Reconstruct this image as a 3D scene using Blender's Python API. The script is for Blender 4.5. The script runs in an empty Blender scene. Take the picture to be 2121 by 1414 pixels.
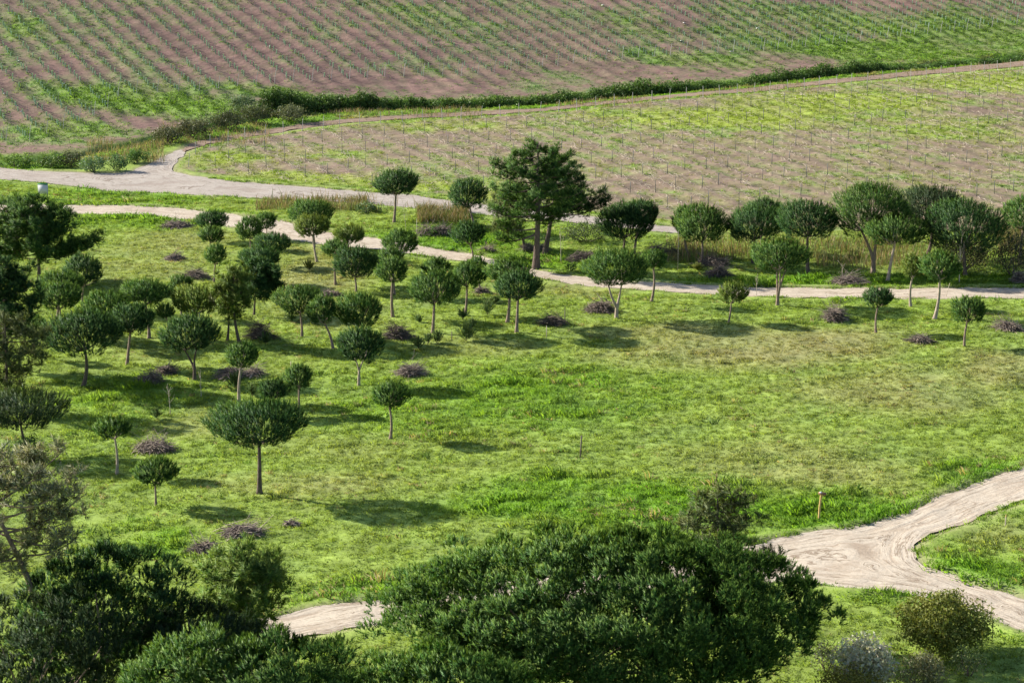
import bpy, math, numpy as np
from mathutils import Vector, geometry as mgeo

# ------------------------------------------------------------------ camera, sky, sun, exposure
PW, PH, FPX = 2121.0, 1414.0, 5008.0          # survey photograph: size and focal length in pixels
CAM_H = 42.0
PITCH = math.atan(1244 / 5008)
SUN_EL = math.radians(28.0)
SUN_H = np.array([-0.925, 0.378]); SUN_H /= np.linalg.norm(SUN_H)

scene = bpy.context.scene
COL = scene.collection
cam_d = bpy.data.cameras.new('camera')
cam_d.sensor_width = 36.0
cam_d.lens = FPX / PW * 36.0
cam_d.clip_start = 1.0
cam_d.clip_end = 6000.0
cam = bpy.data.objects.new('camera', cam_d)
cam.location = (0, 0, CAM_H)
cam.rotation_euler = (math.pi / 2 - PITCH, 0, 0)
COL.objects.link(cam)
scene.camera = cam

world = bpy.data.worlds.new('World')
scene.world = world
world.use_nodes = True
wn = world.node_tree
bg = wn.nodes['Background']
sky = wn.nodes.new('ShaderNodeTexSky')
sky.sky_type = 'NISHITA'
sky.sun_disc = False
sky.sun_elevation = SUN_EL
sky.sun_rotation = math.atan2(SUN_H[0], SUN_H[1])
sky.altitude = 60
sky.air_density = 1.0
sky.dust_density = 1.2
wn.links.new(sky.outputs[0], bg.inputs[0])
bg.inputs[1].default_value = 0.085

sun_d = bpy.data.lights.new('sun', 'SUN')
sun_d.energy = 5.0
sun_d.angle = math.radians(0.53)
sun_d.color = (1.0, 0.93, 0.80)
sun = bpy.data.objects.new('sun', sun_d)
sv = Vector((SUN_H[0] * math.cos(SUN_EL), SUN_H[1] * math.cos(SUN_EL), math.sin(SUN_EL)))
sun.rotation_euler = sv.to_track_quat('Z', 'Y').to_euler()
sun.location = (-200, 200, 150)
COL.objects.link(sun)

scene.view_settings.view_transform = 'Standard'
scene.view_settings.look = 'None'
scene.view_settings.exposure = 1.0
scene.view_settings.gamma = 1.0
scene.view_settings.use_curve_mapping = False
scene.cycles.max_bounces = 5
scene.cycles.diffuse_bounces = 3
scene.cycles.transmission_bounces = 4
scene.cycles.transparent_max_bounces = 4

RNG = np.random.default_rng(11)

# ------------------------------------------------------------------ numeric helpers
def _hash(xi, yi, s):
    h = (xi * 374761393 + yi * 668265263 + s * 974634777) & 0xffffffff
    h = ((h ^ (h >> 13)) * 1274126177) & 0xffffffff
    return ((h ^ (h >> 16)) & 0xffffffff) / 4294967295.0

def vn(x, y, s=0):
    x = np.asarray(x, float); y = np.asarray(y, float)
    xf = np.floor(x); yf = np.floor(y)
    xi = xf.astype(np.int64); yi = yf.astype(np.int64)
    u = x - xf; v = y - yf
    u = u * u * (3 - 2 * u); v = v * v * (3 - 2 * v)
    a = _hash(xi, yi, s); b = _hash(xi + 1, yi, s); c = _hash(xi, yi + 1, s); d = _hash(xi + 1, yi + 1, s)
    return (a * (1 - u) + b * u) * (1 - v) + (c * (1 - u) + d * u) * v

def fbm(x, y, s=0, o=4):
    t = 0.0; a = 0.5; n = 0.0
    x = np.asarray(x, float); y = np.asarray(y, float)
    for k in range(o):
        t = t + a * vn(x * 2 ** k + 17.3 * k, y * 2 ** k - 9.1 * k, s + k); n += a; a *= 0.5
    return t / n

def sstep(a, b, x):
    t = np.clip((x - a) / (b - a), 0, 1)
    return t * t * (3 - 2 * t)

def flat(px, py):
    """photo pixel -> point on the level valley floor"""
    u = (px - PW / 2) / FPX; v = (py - PH / 2) / FPX
    c, s = math.cos(PITCH), math.sin(PITCH)
    t = CAM_H / (s + v * c)
    return (u * t, (c - v * s) * t)
DITCH = np.array([flat(*q) for q in [(-130, 345), (0, 342), (150, 336), (330, 290), (450, 262), (548, 246), (640, 237), (800, 229), (1000, 221), (1200, 208), (1400, 192), (1600, 173), (1800, 152), (2000, 131), (2200, 111)]])
DITCH = np.vstack([[-300, DITCH[0, 1] - 20], DITCH, [400, DITCH[-1, 1] + 0.62 * (400 - DITCH[-1, 0])]])

def dditch(x, y):
    """distance beyond the ditch line, negative on the camera side"""
    x = np.asarray(x, float)
    yl = (np.interp(x - 5, DITCH[:, 0], DITCH[:, 1]) + 2 * np.interp(x, DITCH[:, 0], DITCH[:, 1]) + np.interp(x + 5, DITCH[:, 0], DITCH[:, 1])) / 4
    return (np.asarray(y) - yl) * 0.84

def hz(x, y):
    """height of the land: flat valley, hillside rising beyond the ditch"""
    d = dditch(x, y)
    dh = (np.asarray(x) + 3.6) * -0.54 + (np.asarray(y) - 284.5) * 0.84 - 8.0
    k = 4.0
    sp = np.where(dh > 36, dh, k * np.log1p(np.exp(np.clip(dh / k, -30, 12))))
    ramp = 0.20 * sp
    ramp = np.where(ramp > 30, 30 + (ramp - 30) * 0.5, ramp)
    ramp = np.minimum(ramp, 75)
    ditch = -1.5 * np.exp(-((d - 1.6) / 1.7) ** 2)
    und = 0.5 * (vn(np.asarray(x) / 22, np.asarray(y) / 22, 5) - 0.5) + 0.18 * (vn(np.asarray(x) / 6, np.asarray(y) / 6, 6) - 0.5)
    return ramp + ditch + und

_T = np.concatenate([np.arange(60, 700, 1.0)])
def G(px, py):
    """photo pixel -> point on the land"""
    u = (px - PW / 2) / FPX; v = (py - PH / 2) / FPX
    c, s = math.cos(PITCH), math.sin(PITCH)
    d = np.array([u, c - v * s, -s - v * c])
    f = CAM_H + d[2] * _T - hz(d[0] * _T, d[1] * _T)
    i = int(np.argmax(f <= 0))
    if f[i] > 0: i = len(_T) - 1
    a, b = _T[i - 1], _T[i]
    for _ in range(24):
        m = 0.5 * (a + b)
        if CAM_H + d[2] * m - float(hz(d[0] * m, d[1] * m)) > 0: a = m
        else: b = m
    return np.array([d[0] * b, d[1] * b, float(hz(d[0] * b, d[1] * b))])

def GS(px, py):
    p = G(px, py)
    r = math.hypot(p[1], CAM_H - p[2])
    depth = p[1] * math.cos(PITCH) + (CAM_H - p[2]) * math.sin(PITCH)
    return p, FPX / depth, math.atan2(CAM_H - p[2], p[1])

def micro(x, y):
    u = x * 0.956 + y * 0.292; v = -x * 0.292 + y * 0.956
    return 0.15 * (fbm(x / 1.3, y / 1.3, 95, 3) - 0.5) + 0.16 * (fbm(u / 2.6, v / 0.8, 96, 2) - 0.5)

def PX(pts): return np.array([G(*p)[:2] for p in pts])

def sdpoly(x, y, P):
    """signed distance to polygon, negative inside"""
    x = np.asarray(x, float); y = np.asarray(y, float)
    d = np.full(x.shape, 1e9); ins = np.zeros(x.shape, bool)
    n = len(P)
    for i in range(n):
        a = P[i]; b = P[(i + 1) % n]
        ex, ey = b - a
        wx, wy = x - a[0], y - a[1]
        t = np.clip((wx * ex + wy * ey) / (ex * ex + ey * ey + 1e-12), 0, 1)
        d = np.minimum(d, (wx - ex * t) ** 2 + (wy - ey * t) ** 2)
        c = ((a[1] > y) != (b[1] > y))
        if abs(ey) > 1e-12:
            ins ^= c & (x < a[0] + ex * (y - a[1]) / ey)
    d = np.sqrt(d)
    return np.where(ins, -d, d)

def sdpoly_fast(x, y, P, m=12):
    out = np.full(np.shape(x), float(m))
    lo = P.min(0) - m; hi = P.max(0) + m
    k = (x > lo[0]) & (x < hi[0]) & (y > lo[1]) & (y < hi[1])
    if k.any(): out[k] = np.minimum(sdpoly(x[k], y[k], P), m)
    return out

def nrm(a): return a / (np.linalg.norm(a, axis=-1, keepdims=True) + 1e-12)

# ------------------------------------------------------------------ mesh helpers
def make_mesh(name, V, Fs, mat=None, col=None, smooth=False, attrs=None, nor=None):
    """V (n,3); Fs = (m,k) array"""
    me = bpy.data.meshes.new(name)
    V = np.ascontiguousarray(V, np.float32); Fs = np.ascontiguousarray(Fs, np.int32)
    n = len(V); m, k = Fs.shape
    me.vertices.add(n); me.vertices.foreach_set('co', V.ravel())
    me.loops.add(m * k); me.loops.foreach_set('vertex_index', Fs.ravel())
    me.polygons.add(m); me.polygons.foreach_set('loop_start', np.arange(0, m * k, k, dtype=np.int32))
    if smooth: me.polygons.foreach_set('use_smooth', np.ones(m, bool))
    me.update(calc_edges=True)
    if col is not None:
        a = me.attributes.new('Col', 'FLOAT_COLOR', 'POINT')
        c = np.ones((n, 4), np.float32); c[:, :3] = col
        a.data.foreach_set('color', c.ravel())
    for an, av in (attrs or {}).items():
        a = me.attributes.new(an, 'FLOAT', 'POINT'); a.data.foreach_set('value', np.ascontiguousarray(av, np.float32))
    if nor is not None:
        a = me.attributes.new('custom_normal', 'FLOAT_VECTOR', 'POINT'); a.data.foreach_set('vector', np.ascontiguousarray(nor, np.float32).ravel())
    if mat: me.materials.append(mat)
    return me

def link(name, me, parent=None, loc=None):
    o = bpy.data.objects.new(name, me)
    COL.objects.link(o)
    if parent is not None: o.parent = parent
    if loc is not None: o.location = loc
    return o

def tag(o, label, cat, group=None, kind=None):
    o['label'] = label; o['category'] = cat
    if group: o['group'] = group
    if kind: o['kind'] = kind
    return o

def thing(name, loc, label, cat, group=None):
    o = bpy.data.objects.new(name, None)
    o.empty_display_size = 0.3
    o.location = loc
    COL.objects.link(o)
    return tag(o, label, cat, group)

def tube(path, rad, sides=6, cap=True):
    path = np.asarray(path, float); k = len(path)
    rad = np.broadcast_to(np.asarray(rad, float), (k,))
    t = np.gradient(path, axis=0); t = nrm(t)
    ref = np.array([0, 0, 1.0]) if abs(t[0, 2]) < 0.8 else np.array([1.0, 0, 0])
    s = nrm(np.cross(t, ref)); b = np.cross(t, s)
    a = np.arange(sides) * 2 * math.pi / sides
    ring = s[:, None, :] * np.cos(a)[None, :, None] + b[:, None, :] * np.sin(a)[None, :, None]
    V = path[:, None, :] + ring * rad[:, None, None]
    V = V.reshape(-1, 3)
    i = np.arange(k - 1)[:, None] * sides; j = np.arange(sides)[None, :]; j2 = (j + 1) % sides
    F = np.stack([i + j, i + j2, i + sides + j2, i + sides + j], -1).reshape(-1, 4)
    if cap and sides == 4:
        F = np.vstack([F, [[3, 2, 1, 0]], [[(k - 1) * sides + q for q in range(4)]]])
    return V, F

def join(parts):
    Vs, Fs, o = [], [], 0
    for V, F in parts:
        Vs.append(V); Fs.append(F + o); o += len(V)
    return np.vstack(Vs), np.vstack(Fs)

def box(cx, cy, cz, sx, sy, sz, R=None):
    v = np.array([[-1, -1, -1], [1, -1, -1], [1, 1, -1], [-1, 1, -1], [-1, -1, 1], [1, -1, 1], [1, 1, 1], [-1, 1, 1]], float) * 0.5 * np.array([sx, sy, sz])
    if R is not None: v = v @ np.asarray(R).T
    F = np.array([[3, 2, 1, 0], [4, 5, 6, 7], [0, 1, 5, 4], [1, 2, 6, 5], [2, 3, 7, 6], [3, 0, 4, 7]])
    return v + np.array([cx, cy, cz]), F

# ------------------------------------------------------------------ materials
def new_mat(name):
    m = bpy.data.materials.new(name); m.use_nodes = True
    nt = m.node_tree; nt.nodes.clear()
    out = nt.nodes.new('ShaderNodeOutputMaterial')
    return m, nt, out

def N(nt, t, **kw):
    n = nt.nodes.new(t)
    for k, v in kw.items():
        if k.startswith('i_'): n.inputs[k[2:].replace('_', ' ')].default_value = v
        else: setattr(n, k, v)
    return n

def mult(nt, a, b):
    n = nt.nodes.new('ShaderNodeMix'); n.data_type = 'RGBA'; n.blend_type = 'MULTIPLY'; n.inputs[0].default_value = 1.0
    nt.links.new(a, n.inputs[6]); nt.links.new(b, n.inputs[7]); return n.outputs[2]

def ramp_node(nt, fac, stops):
    r = nt.nodes.new('ShaderNodeValToRGB')
    while len(r.color_ramp.elements) < len(stops): r.color_ramp.elements.new(0.5)
    for e, (p, c) in zip(r.color_ramp.elements, stops):
        e.position = p; e.color = (c, c, c, 1) if not hasattr(c, '__len__') else (*c, 1)
    nt.links.new(fac, r.inputs[0]); return r.outputs[0]

def leaf_mat(name, transl=0.3, instancer=False, gloss=0.25, rough=0.5, vari=0.5, vscale=3.0):
    m, nt, out = new_mat(name)
    if instancer:
        at = N(nt, 'ShaderNodeAttribute', attribute_name='col', attribute_type='INSTANCER')
        at2 = N(nt, 'ShaderNodeAttribute', attribute_name='Col', attribute_type='GEOMETRY')
        c = mult(nt, at.outputs['Color'], at2.outputs['Color'])
    else:
        at = N(nt, 'ShaderNodeAttribute', attribute_name='Col', attribute_type='GEOMETRY')
        c = at.outputs['Color']
    p = N(nt, 'ShaderNodeBsdfPrincipled')
    p.inputs['Roughness'].default_value = rough
    p.inputs['Specular IOR Level'].default_value = gloss
    nt.links.new(c, p.inputs['Base Color'])
    tr = N(nt, 'ShaderNodeBsdfTranslucent')
    g = N(nt, 'ShaderNodeRGB'); g.outputs[0].default_value = (1.25, 1.2, 0.6, 1)
    nt.links.new(mult(nt, c, g.outputs[0]), tr.inputs['Color'])
    mx = N(nt, 'ShaderNodeMixShader'); mx.inputs[0].default_value = transl
    nt.links.new(p.outputs[0], mx.inputs[1]); nt.links.new(tr.outputs[0], mx.inputs[2])
    nt.links.new(mx.outputs[0], out.inputs[0])
    return m

def rough_mat(name, base=None, scale=8.0, lo=0.7, hi=1.25, bump=0.4, rough=0.9, vcol=False, scale2=None, stretch=None, coords='Object', spec=0.15):
    m, nt, out = new_mat(name)
    tc = N(nt, 'ShaderNodeTexCoord')
    vec = tc.outputs[coords]
    if stretch:
        mp = N(nt, 'ShaderNodeMapping'); mp.inputs['Scale'].default_value = stretch
        nt.links.new(vec, mp.inputs[0]); vec = mp.outputs[0]
    nz = N(nt, 'ShaderNodeTexNoise'); nz.inputs['Scale'].default_value = scale; nz.inputs['Detail'].default_value = 6; nz.inputs['Roughness'].default_value = 0.65
    nt.links.new(vec, nz.inputs['Vector'])
    r = ramp_node(nt, nz.outputs['Fac'], [(0.28, lo), (0.72, hi)])
    if vcol:
        at = N(nt, 'ShaderNodeAttribute', attribute_name='Col', attribute_type='GEOMETRY'); c = at.outputs['Color']
    else:
        rgb = N(nt, 'ShaderNodeRGB'); rgb.outputs[0].default_value = (*base, 1); c = rgb.outputs[0]
    c = mult(nt, c, r)
    if scale2:
        n2 = N(nt, 'ShaderNodeTexNoise'); n2.inputs['Scale'].default_value = scale2; n2.inputs['Detail'].default_value = 3
        nt.links.new(vec, n2.inputs['Vector'])
        c = mult(nt, c, ramp_node(nt, n2.outputs['Fac'], [(0.3, 0.75), (0.7, 1.2)]))
    p = N(nt, 'ShaderNodeBsdfPrincipled')
    p.inputs['Roughness'].default_value = rough; p.inputs['Specular IOR Level'].default_value = spec
    nt.links.new(c, p.inputs['Base Color'])
    if bump:
        b = N(nt, 'ShaderNodeBump'); b.inputs['Strength'].default_value = bump; b.inputs['Distance'].default_value = 0.06
        nt.links.new(nz.outputs['Fac'], b.inputs['Height']); nt.links.new(b.outputs[0], p.inputs['Normal'])
    nt.links.new(p.outputs[0], out.inputs[0])
    return m

def road_mat(name, base, dark, rutc):
    """sand or gravel: streaks that run along the edges (from the stored distance to the edge), fine grain, small stains"""
    m, nt, out = new_mat(name)
    tc = N(nt, 'ShaderNodeTexCoord')
    at = N(nt, 'ShaderNodeAttribute', attribute_name='edge', attribute_type='GEOMETRY')
    sx = N(nt, 'ShaderNodeSeparateXYZ'); nt.links.new(tc.outputs['Object'], sx.inputs[0])
    def mul(a, k):
        n = N(nt, 'ShaderNodeMath', operation='MULTIPLY'); nt.links.new(a, n.inputs[0]); n.inputs[1].default_value = k; return n.outputs[0]
    cx = N(nt, 'ShaderNodeCombineXYZ')
    nt.links.new(mul(at.outputs['Fac'], 2.3), cx.inputs[0]); nt.links.new(mul(sx.outputs[0], 0.14), cx.inputs[1]); nt.links.new(mul(sx.outputs[1], 0.14), cx.inputs[2])
    st = N(nt, 'ShaderNodeTexNoise'); st.inputs['Scale'].default_value = 1.0; st.inputs['Detail'].default_value = 5; st.inputs['Roughness'].default_value = 0.6
    nt.links.new(cx.outputs[0], st.inputs['Vector'])
    gr = N(nt, 'ShaderNodeTexNoise'); gr.inputs['Scale'].default_value = 5.5; gr.inputs['Detail'].default_value = 8; gr.inputs['Roughness'].default_value = 0.75
    nt.links.new(tc.outputs['Object'], gr.inputs['Vector'])
    bl = N(nt, 'ShaderNodeTexNoise'); bl.inputs['Scale'].default_value = 0.5; bl.inputs['Detail'].default_value = 5; bl.inputs['Roughness'].default_value = 0.6
    nt.links.new(tc.outputs['Object'], bl.inputs['Vector'])
    mix = N(nt, 'ShaderNodeMix', data_type='RGBA')
    nt.links.new(ramp_node(nt, st.outputs['Fac'], [(0.52, 0.0), (0.64, 1.0)]), mix.inputs[0])
    mix.inputs[6].default_value = (*base, 1); mix.inputs[7].default_value = (*rutc, 1)
    mix2 = N(nt, 'ShaderNodeMix', data_type='RGBA')
    nt.links.new(ramp_node(nt, bl.outputs['Fac'], [(0.52, 0.0), (0.72, 0.75)]), mix2.inputs[0])
    nt.links.new(mix.outputs[2], mix2.inputs[6]); mix2.inputs[7].default_value = (*dark, 1)
    mix3 = N(nt, 'ShaderNodeMix', data_type='RGBA')          # narrow wheel lines and cracks in the crust
    nt.links.new(ramp_node(nt, st.outputs['Fac'], [(0.435, 0.0), (0.452, 0.85), (0.462, 0.85), (0.485, 0.0)]), mix3.inputs[0])
    nt.links.new(mix2.outputs[2], mix3.inputs[6]); mix3.inputs[7].default_value = (rutc[0] * 0.62, rutc[1] * 0.58, rutc[2] * 0.54, 1)
    c = mult(nt, mix3.outputs[2], ramp_node(nt, gr.outputs['Fac'], [(0.3, 0.70), (0.5, 1.0), (0.7, 1.12)]))
    p = N(nt, 'ShaderNodeBsdfPrincipled'); p.inputs['Roughness'].default_value = 0.95; p.inputs['Specular IOR Level'].default_value = 0.1
    nt.links.new(c, p.inputs['Base Color'])
    ad = N(nt, 'ShaderNodeMath', operation='MULTIPLY_ADD'); nt.links.new(st.outputs['Fac'], ad.inputs[0]); ad.inputs[1].default_value = -2.2; nt.links.new(gr.outputs['Fac'], ad.inputs[2])
    b = N(nt, 'ShaderNodeBump'); b.inputs['Strength'].default_value = 0.55; b.inputs['Distance'].default_value = 0.07
    nt.links.new(ad.outputs[0], b.inputs['Height']); nt.links.new(b.outputs[0], p.inputs['Normal'])
    nt.links.new(p.outputs[0], out.inputs[0])
    return m

M = {}
M['ground'] = rough_mat('ground', vcol=True, scale=2.6, lo=0.72, hi=1.22, bump=0.8, scale2=0.45)
M['sand'] = road_mat('pale_sand', (0.53, 0.46, 0.375), (0.38, 0.305, 0.235), (0.385, 0.31, 0.24))
M['gravel'] = road_mat('pale_gravel', (0.42, 0.375, 0.335), (0.35, 0.30, 0.26), (0.33, 0.28, 0.245))
M['earth'] = road_mat('brown_earth', (0.30, 0.22, 0.17), (0.22, 0.17, 0.10), (0.22, 0.155, 0.12))
M['needles'] = leaf_mat('pine_needles', 0.28, gloss=0.12, rough=0.5)
M['leaves'] = leaf_mat('shrub_leaves', 0.25, gloss=0.15)
M['grass'] = leaf_mat('grass_blades', 0.48, instancer=True, gloss=0.2, rough=0.55)
M['reed'] = leaf_mat('dry_reed', 0.3, gloss=0.1)
M['bark'] = rough_mat('pine_bark', (0.26, 0.195, 0.16), scale=9, lo=0.5, hi=1.5, bump=0.9, stretch=(1, 1, 0.45))
M['bark_dark'] = rough_mat('dark_bark', (0.13, 0.10, 0.085), scale=9, lo=0.5, hi=1.5, bump=0.9, stretch=(1, 1, 0.45))
M['bark_pale'] = rough_mat('pale_bark', (0.40, 0.325, 0.27), scale=9, lo=0.5, hi=1.35, bump=0.7, stretch=(1, 1, 0.45))
M['stick'] = rough_mat('cut_branches', scale=5, lo=0.6, hi=1.35, bump=0.0, vcol=True)
M['steel'] = rough_mat('galvanised_post', (0.11, 0.115, 0.11), scale=6, bump=0.1, rough=0.6, spec=0.4)
M['end_post'] = rough_mat('pale_end_post', (0.42, 0.41, 0.39), scale=6, bump=0.1, rough=0.6, spec=0.3)
M['tube'] = leaf_mat('mint_plastic', 0.35, gloss=0.3)
M['white'] = rough_mat('white_plastic', (0.82, 0.82, 0.80), scale=4, lo=0.88, hi=1.05, bump=0.1, rough=0.5)
M['hose'] = rough_mat('black_hose', (0.035, 0.03, 0.03), scale=4, bump=0.1, rough=0.6)
M['cane'] = rough_mat('dry_canes', (0.52, 0.45, 0.37), scale=4, lo=0.6, hi=1.3, bump=0.0)
M['yellow_wood'] = rough_mat('yellow_wood', (0.62, 0.43, 0.18), scale=7, bump=0.3, stretch=(1, 1, 0.2))
M['brown_wood'] = rough_mat('brown_wood', (0.22, 0.13, 0.07), scale=7, bump=0.3)
M['grey_wood'] = rough_mat('grey_wood', (0.16, 0.135, 0.115), scale=7, bump=0.4, stretch=(1, 1, 0.2))
M['board'] = rough_mat('pale_board', (0.55, 0.57, 0.60), scale=3, lo=0.9, hi=1.05, bump=0.05, rough=0.5)
M['board_green'] = rough_mat('green_board', (0.05, 0.25, 0.12), scale=3, lo=0.9, hi=1.05, bump=0.05, rough=0.5)

# ------------------------------------------------------------------ survey of the roads (photo pixels -> land)
ROADS = {}
up = [(-120, 424), (0, 424), (140, 424), (200, 425), (300, 427), (400, 434), (460, 441), (520, 449), (580, 457), (650, 475), (750, 490), (870, 509), (980, 526), (1060, 545), (1135, 565), (1230, 575), (1340, 585), (1460, 591), (1590, 595), (1700, 597), (1900, 598), (2121, 597), (2300, 596)]
lo = [(2300, 617), (2121, 618), (1900, 619), (1700, 617), (1590, 616), (1460, 609), (1340, 603), (1230, 594), (1135, 582), (1060, 562), (980, 543), (870, 530), (750, 516), (650, 506), (580, 492), (520, 479), (460, 467), (400, 456), (300, 447), (200, 445), (140, 444), (0, 442), (-120, 442)]
ROADS['sandy_track'] = PX(up + lo)
up = [(-120, 343), (0, 348), (40, 352), (100, 356), (150, 357), (220, 359), (262, 358), (292, 346), (318, 334), (345, 321), (372, 309), (386, 314), (370, 329), (357, 342), (360, 354), (385, 363), (450, 372), (530, 380), (640, 388), (742, 396), (840, 402), (940, 417), (1040, 428), (1140, 439), (1230, 449), (1360, 466), (1420, 474)]
lo = [(1425, 486), (1360, 480), (1230, 465), (1140, 458), (1040, 450), (940, 440), (840, 430), (742, 422), (640, 416), (530, 411), (420, 405), (300, 399), (233, 397), (190, 392), (150, 386), (100, 380), (40, 376), (0, 372), (-120, 366)]
ROADS['gravel_road'] = PX(up + lo)
cl = [(372, 314, 12), (400, 303, 11), (440, 292, 10), (500, 281, 9), (560, 272, 9), (640, 259, 9), (740, 249, 8), (860, 241, 8), (1000, 235, 8), (1090, 230, 7), (1200, 219, 7), (1330, 206, 7), (1500, 191, 7), (1700, 172, 8), (1850, 157, 9), (2000, 143, 11), (2121, 131, 12), (2260, 116, 12)]
ROADS['farm_track'] = PX([(x, y - h / 2) for x, y, h in cl] + [(x, y + h / 2) for x, y, h in cl[::-1]])
junction = [(420, 1318), (520, 1288), (602, 1269), (684, 1253), (839, 1231), (1000, 1212), (1300, 1172), (1500, 1138), (1590, 1118), (1698, 1099), (1796, 1089), (1847, 1069), (1896, 1050), (2015, 1000), (2121, 968), (2260, 915),
            (2260, 975), (2170, 1018), (2089, 1050), (1971, 1094), (1915, 1115), (1895, 1135), (1900, 1156), (1922, 1174), (2002, 1199), (2121, 1240), (2260, 1290),
            (2260, 1360), (2121, 1305), (2002, 1261), (1922, 1240), (1822, 1222), (1693, 1210), (1590, 1204), (1450, 1208), (1200, 1240), (1000, 1268), (774, 1291), (710, 1303), (641, 1318), (563, 1331), (420, 1360)]
ROADS['dirt_road'] = PX(junction)

def densify(P, step, amp, seed):
    out = []
    n = len(P)
    for i in range(n):
        a, b = P[i], P[(i + 1) % n]
        L = np.linalg.norm(b - a); k = max(1, int(L / step))
        nx = np.array([-(b - a)[1], (b - a)[0]]) / (L + 1e-9)
        for j in range(k):
            p = a + (b - a) * j / k
            w = amp * (2 * fbm(p[0] / 1.7, p[1] / 1.7, seed, 3) - 1) * 2.0
            out.append(p + nx * w)
    return np.array(out)

def smooth_poly(P, it=2):
    for _ in range(it):
        Q = np.roll(P, -1, 0)
        P = np.stack([0.75 * P + 0.25 * Q, 0.25 * P + 0.75 * Q], 1).reshape(-1, 2)
    return P

ROADP = {}
for k, P in ROADS.items(): ROADP[k] = smooth_poly(P, 1)

def build_road(name, mat, step, inner, amp, seed, rut=0.05):
    P = densify(ROADP[name], step, amp, seed)
    lo, hi = P.min(0), P.max(0)
    gx, gy = np.meshgrid(np.arange(lo[0], hi[0], inner), np.arange(lo[1], hi[1], inner))
    gx = gx.ravel() + RNG.uniform(-.2, .2, gx.size) * inner; gy = gy.ravel() + RNG.uniform(-.2, .2, gy.size) * inner
    sd = sdpoly(gx, gy, ROADP[name])
    k = sd < -inner * 0.55 - amp * 0.6
    pts = np.vstack([P, np.stack([gx[k], gy[k]], 1)])
    n = len(P)
    res = mgeo.delaunay_2d_cdt([Vector(p) for p in pts], [(i, (i + 1) % n) for i in range(n)], [], 1, 1e-5)
    V2 = np.array([tuple(v) for v in res[0]]); T = np.array([f for f in res[2] if len(f) == 3])
    e = np.clip(-sdpoly(V2[:, 0], V2[:, 1], ROADP[name]), 0, 9)
    z = hz(V2[:, 0], V2[:, 1]) + 0.02 + rut * (fbm(V2[:, 0] / 1.3, V2[:, 1] / 1.3, seed + 3, 3) - 0.5) * np.clip(e / 0.5, 0, 1)
    V = np.column_stack([V2, z])
    a = V[T[:, 1]] - V[T[:, 0]]; b = V[T[:, 2]] - V[T[:, 0]]
    fl = (a[:, 0] * b[:, 1] - a[:, 1] * b[:, 0]) < 0
    T[fl] = T[fl][:, ::-1]
    me = make_mesh(name, V, T, M[mat], smooth=True, attrs={'edge': np.minimum(e, 1.9) + 0.55 * fbm(V2[:, 0] / 3.5, V2[:, 1] / 3.5, seed + 9, 2) + 1.1 * sstep(1.6, 2.8, e) * fbm(V2[:, 0] / 1.6, V2[:, 1] / 1.6, seed + 19, 3)})
    o = link(name, me); o['kind'] = 'structure'
    return o

# ------------------------------------------------------------------ zones of the land
NV = PX([(372, 352), (395, 318), (430, 303), (500, 289), (640, 268), (740, 257), (1000, 243), (1330, 213), (1500, 198), (1700, 180), (2000, 153), (2121, 142), (2300, 122), (2300, 492), (2121, 484), (1700, 476), (1400, 458), (1140, 430), (940, 406), (742, 385), (530, 369), (420, 360)])
ROWDIR_N = np.array([0.34, -0.94]); ROWDIR_N /= np.linalg.norm(ROWDIR_N)
ra = G(204, 188)[:2] - G(30, 38)[:2]
rb = G(1479, 126)[:2] - G(1400, 80)[:2]
ROWDIR_F = nrm(nrm(ra) + nrm(rb))
ROWNRM_F = np.array([-ROWDIR_F[1], ROWDIR_F[0]]); ROWNRM_N = np.array([-ROWDIR_N[1], ROWDIR_N[0]])

def ridge(x, y):
    """low soil ridges under the vine rows"""
    rf_ = (x * ROWNRM_F[0] + y * ROWNRM_F[1]) / 2.5; rn_ = (x * ROWNRM_N[0] + y * ROWNRM_N[1]) / 2.45
    am = 0.5 + vn(x / 8, y / 8, 19)
    return am * (0.095 * np.cos(2 * math.pi * rf_) * sstep(6, 14, dditch(x, y)) + 0.06 * np.cos(2 * math.pi * rn_) * sstep(0.3, -1.5, sdpoly_fast(x, y, NV)))

def blob(px, py, rx, ry):
    p, s, a = GS(px, py)
    q = G(px, py - ry)
    return (p[0], p[1], rx / s, max(1.0, abs(q[1] - p[1])))
def blobs(x, y, L):
    t = np.zeros(np.shape(x))
    wob = 0.35 * (fbm(x / 7, y / 7, 71, 3) - 0.5)
    for (cx, cy, rx, ry, w) in L:
        r = np.sqrt(((x - cx) / rx) ** 2 + ((y - cy) / ry) ** 2)
        t = np.maximum(t, w * sstep(1.45, 0.30, r + wob * 2.2))
    return t
DRY = [(*blob(*b[:4]), b[4]) for b in [(1540, 718, 330, 48, 1.0), (1400, 690, 260, 25, 0.8), (1900, 800, 260, 60, 0.55), (2080, 770, 120, 45, 0.8), (640, 560, 110, 70, 0.75), (700, 640, 90, 30, 0.5), (1000, 720, 160, 25, 0.5), (430, 870, 130, 40, 0.55), (330, 520, 170, 60, 0.45), (1650, 960, 300, 50, 0.4), (700, 920, 200, 40, 0.35), (560, 1000, 200, 25, 0.4), (1200, 600, 100, 20, 0.5), (2050, 1100, 90, 40, 0.6), (1560, 470, 200, 40, 0.5), (1780, 540, 160, 30, 0.5)]]
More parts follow.
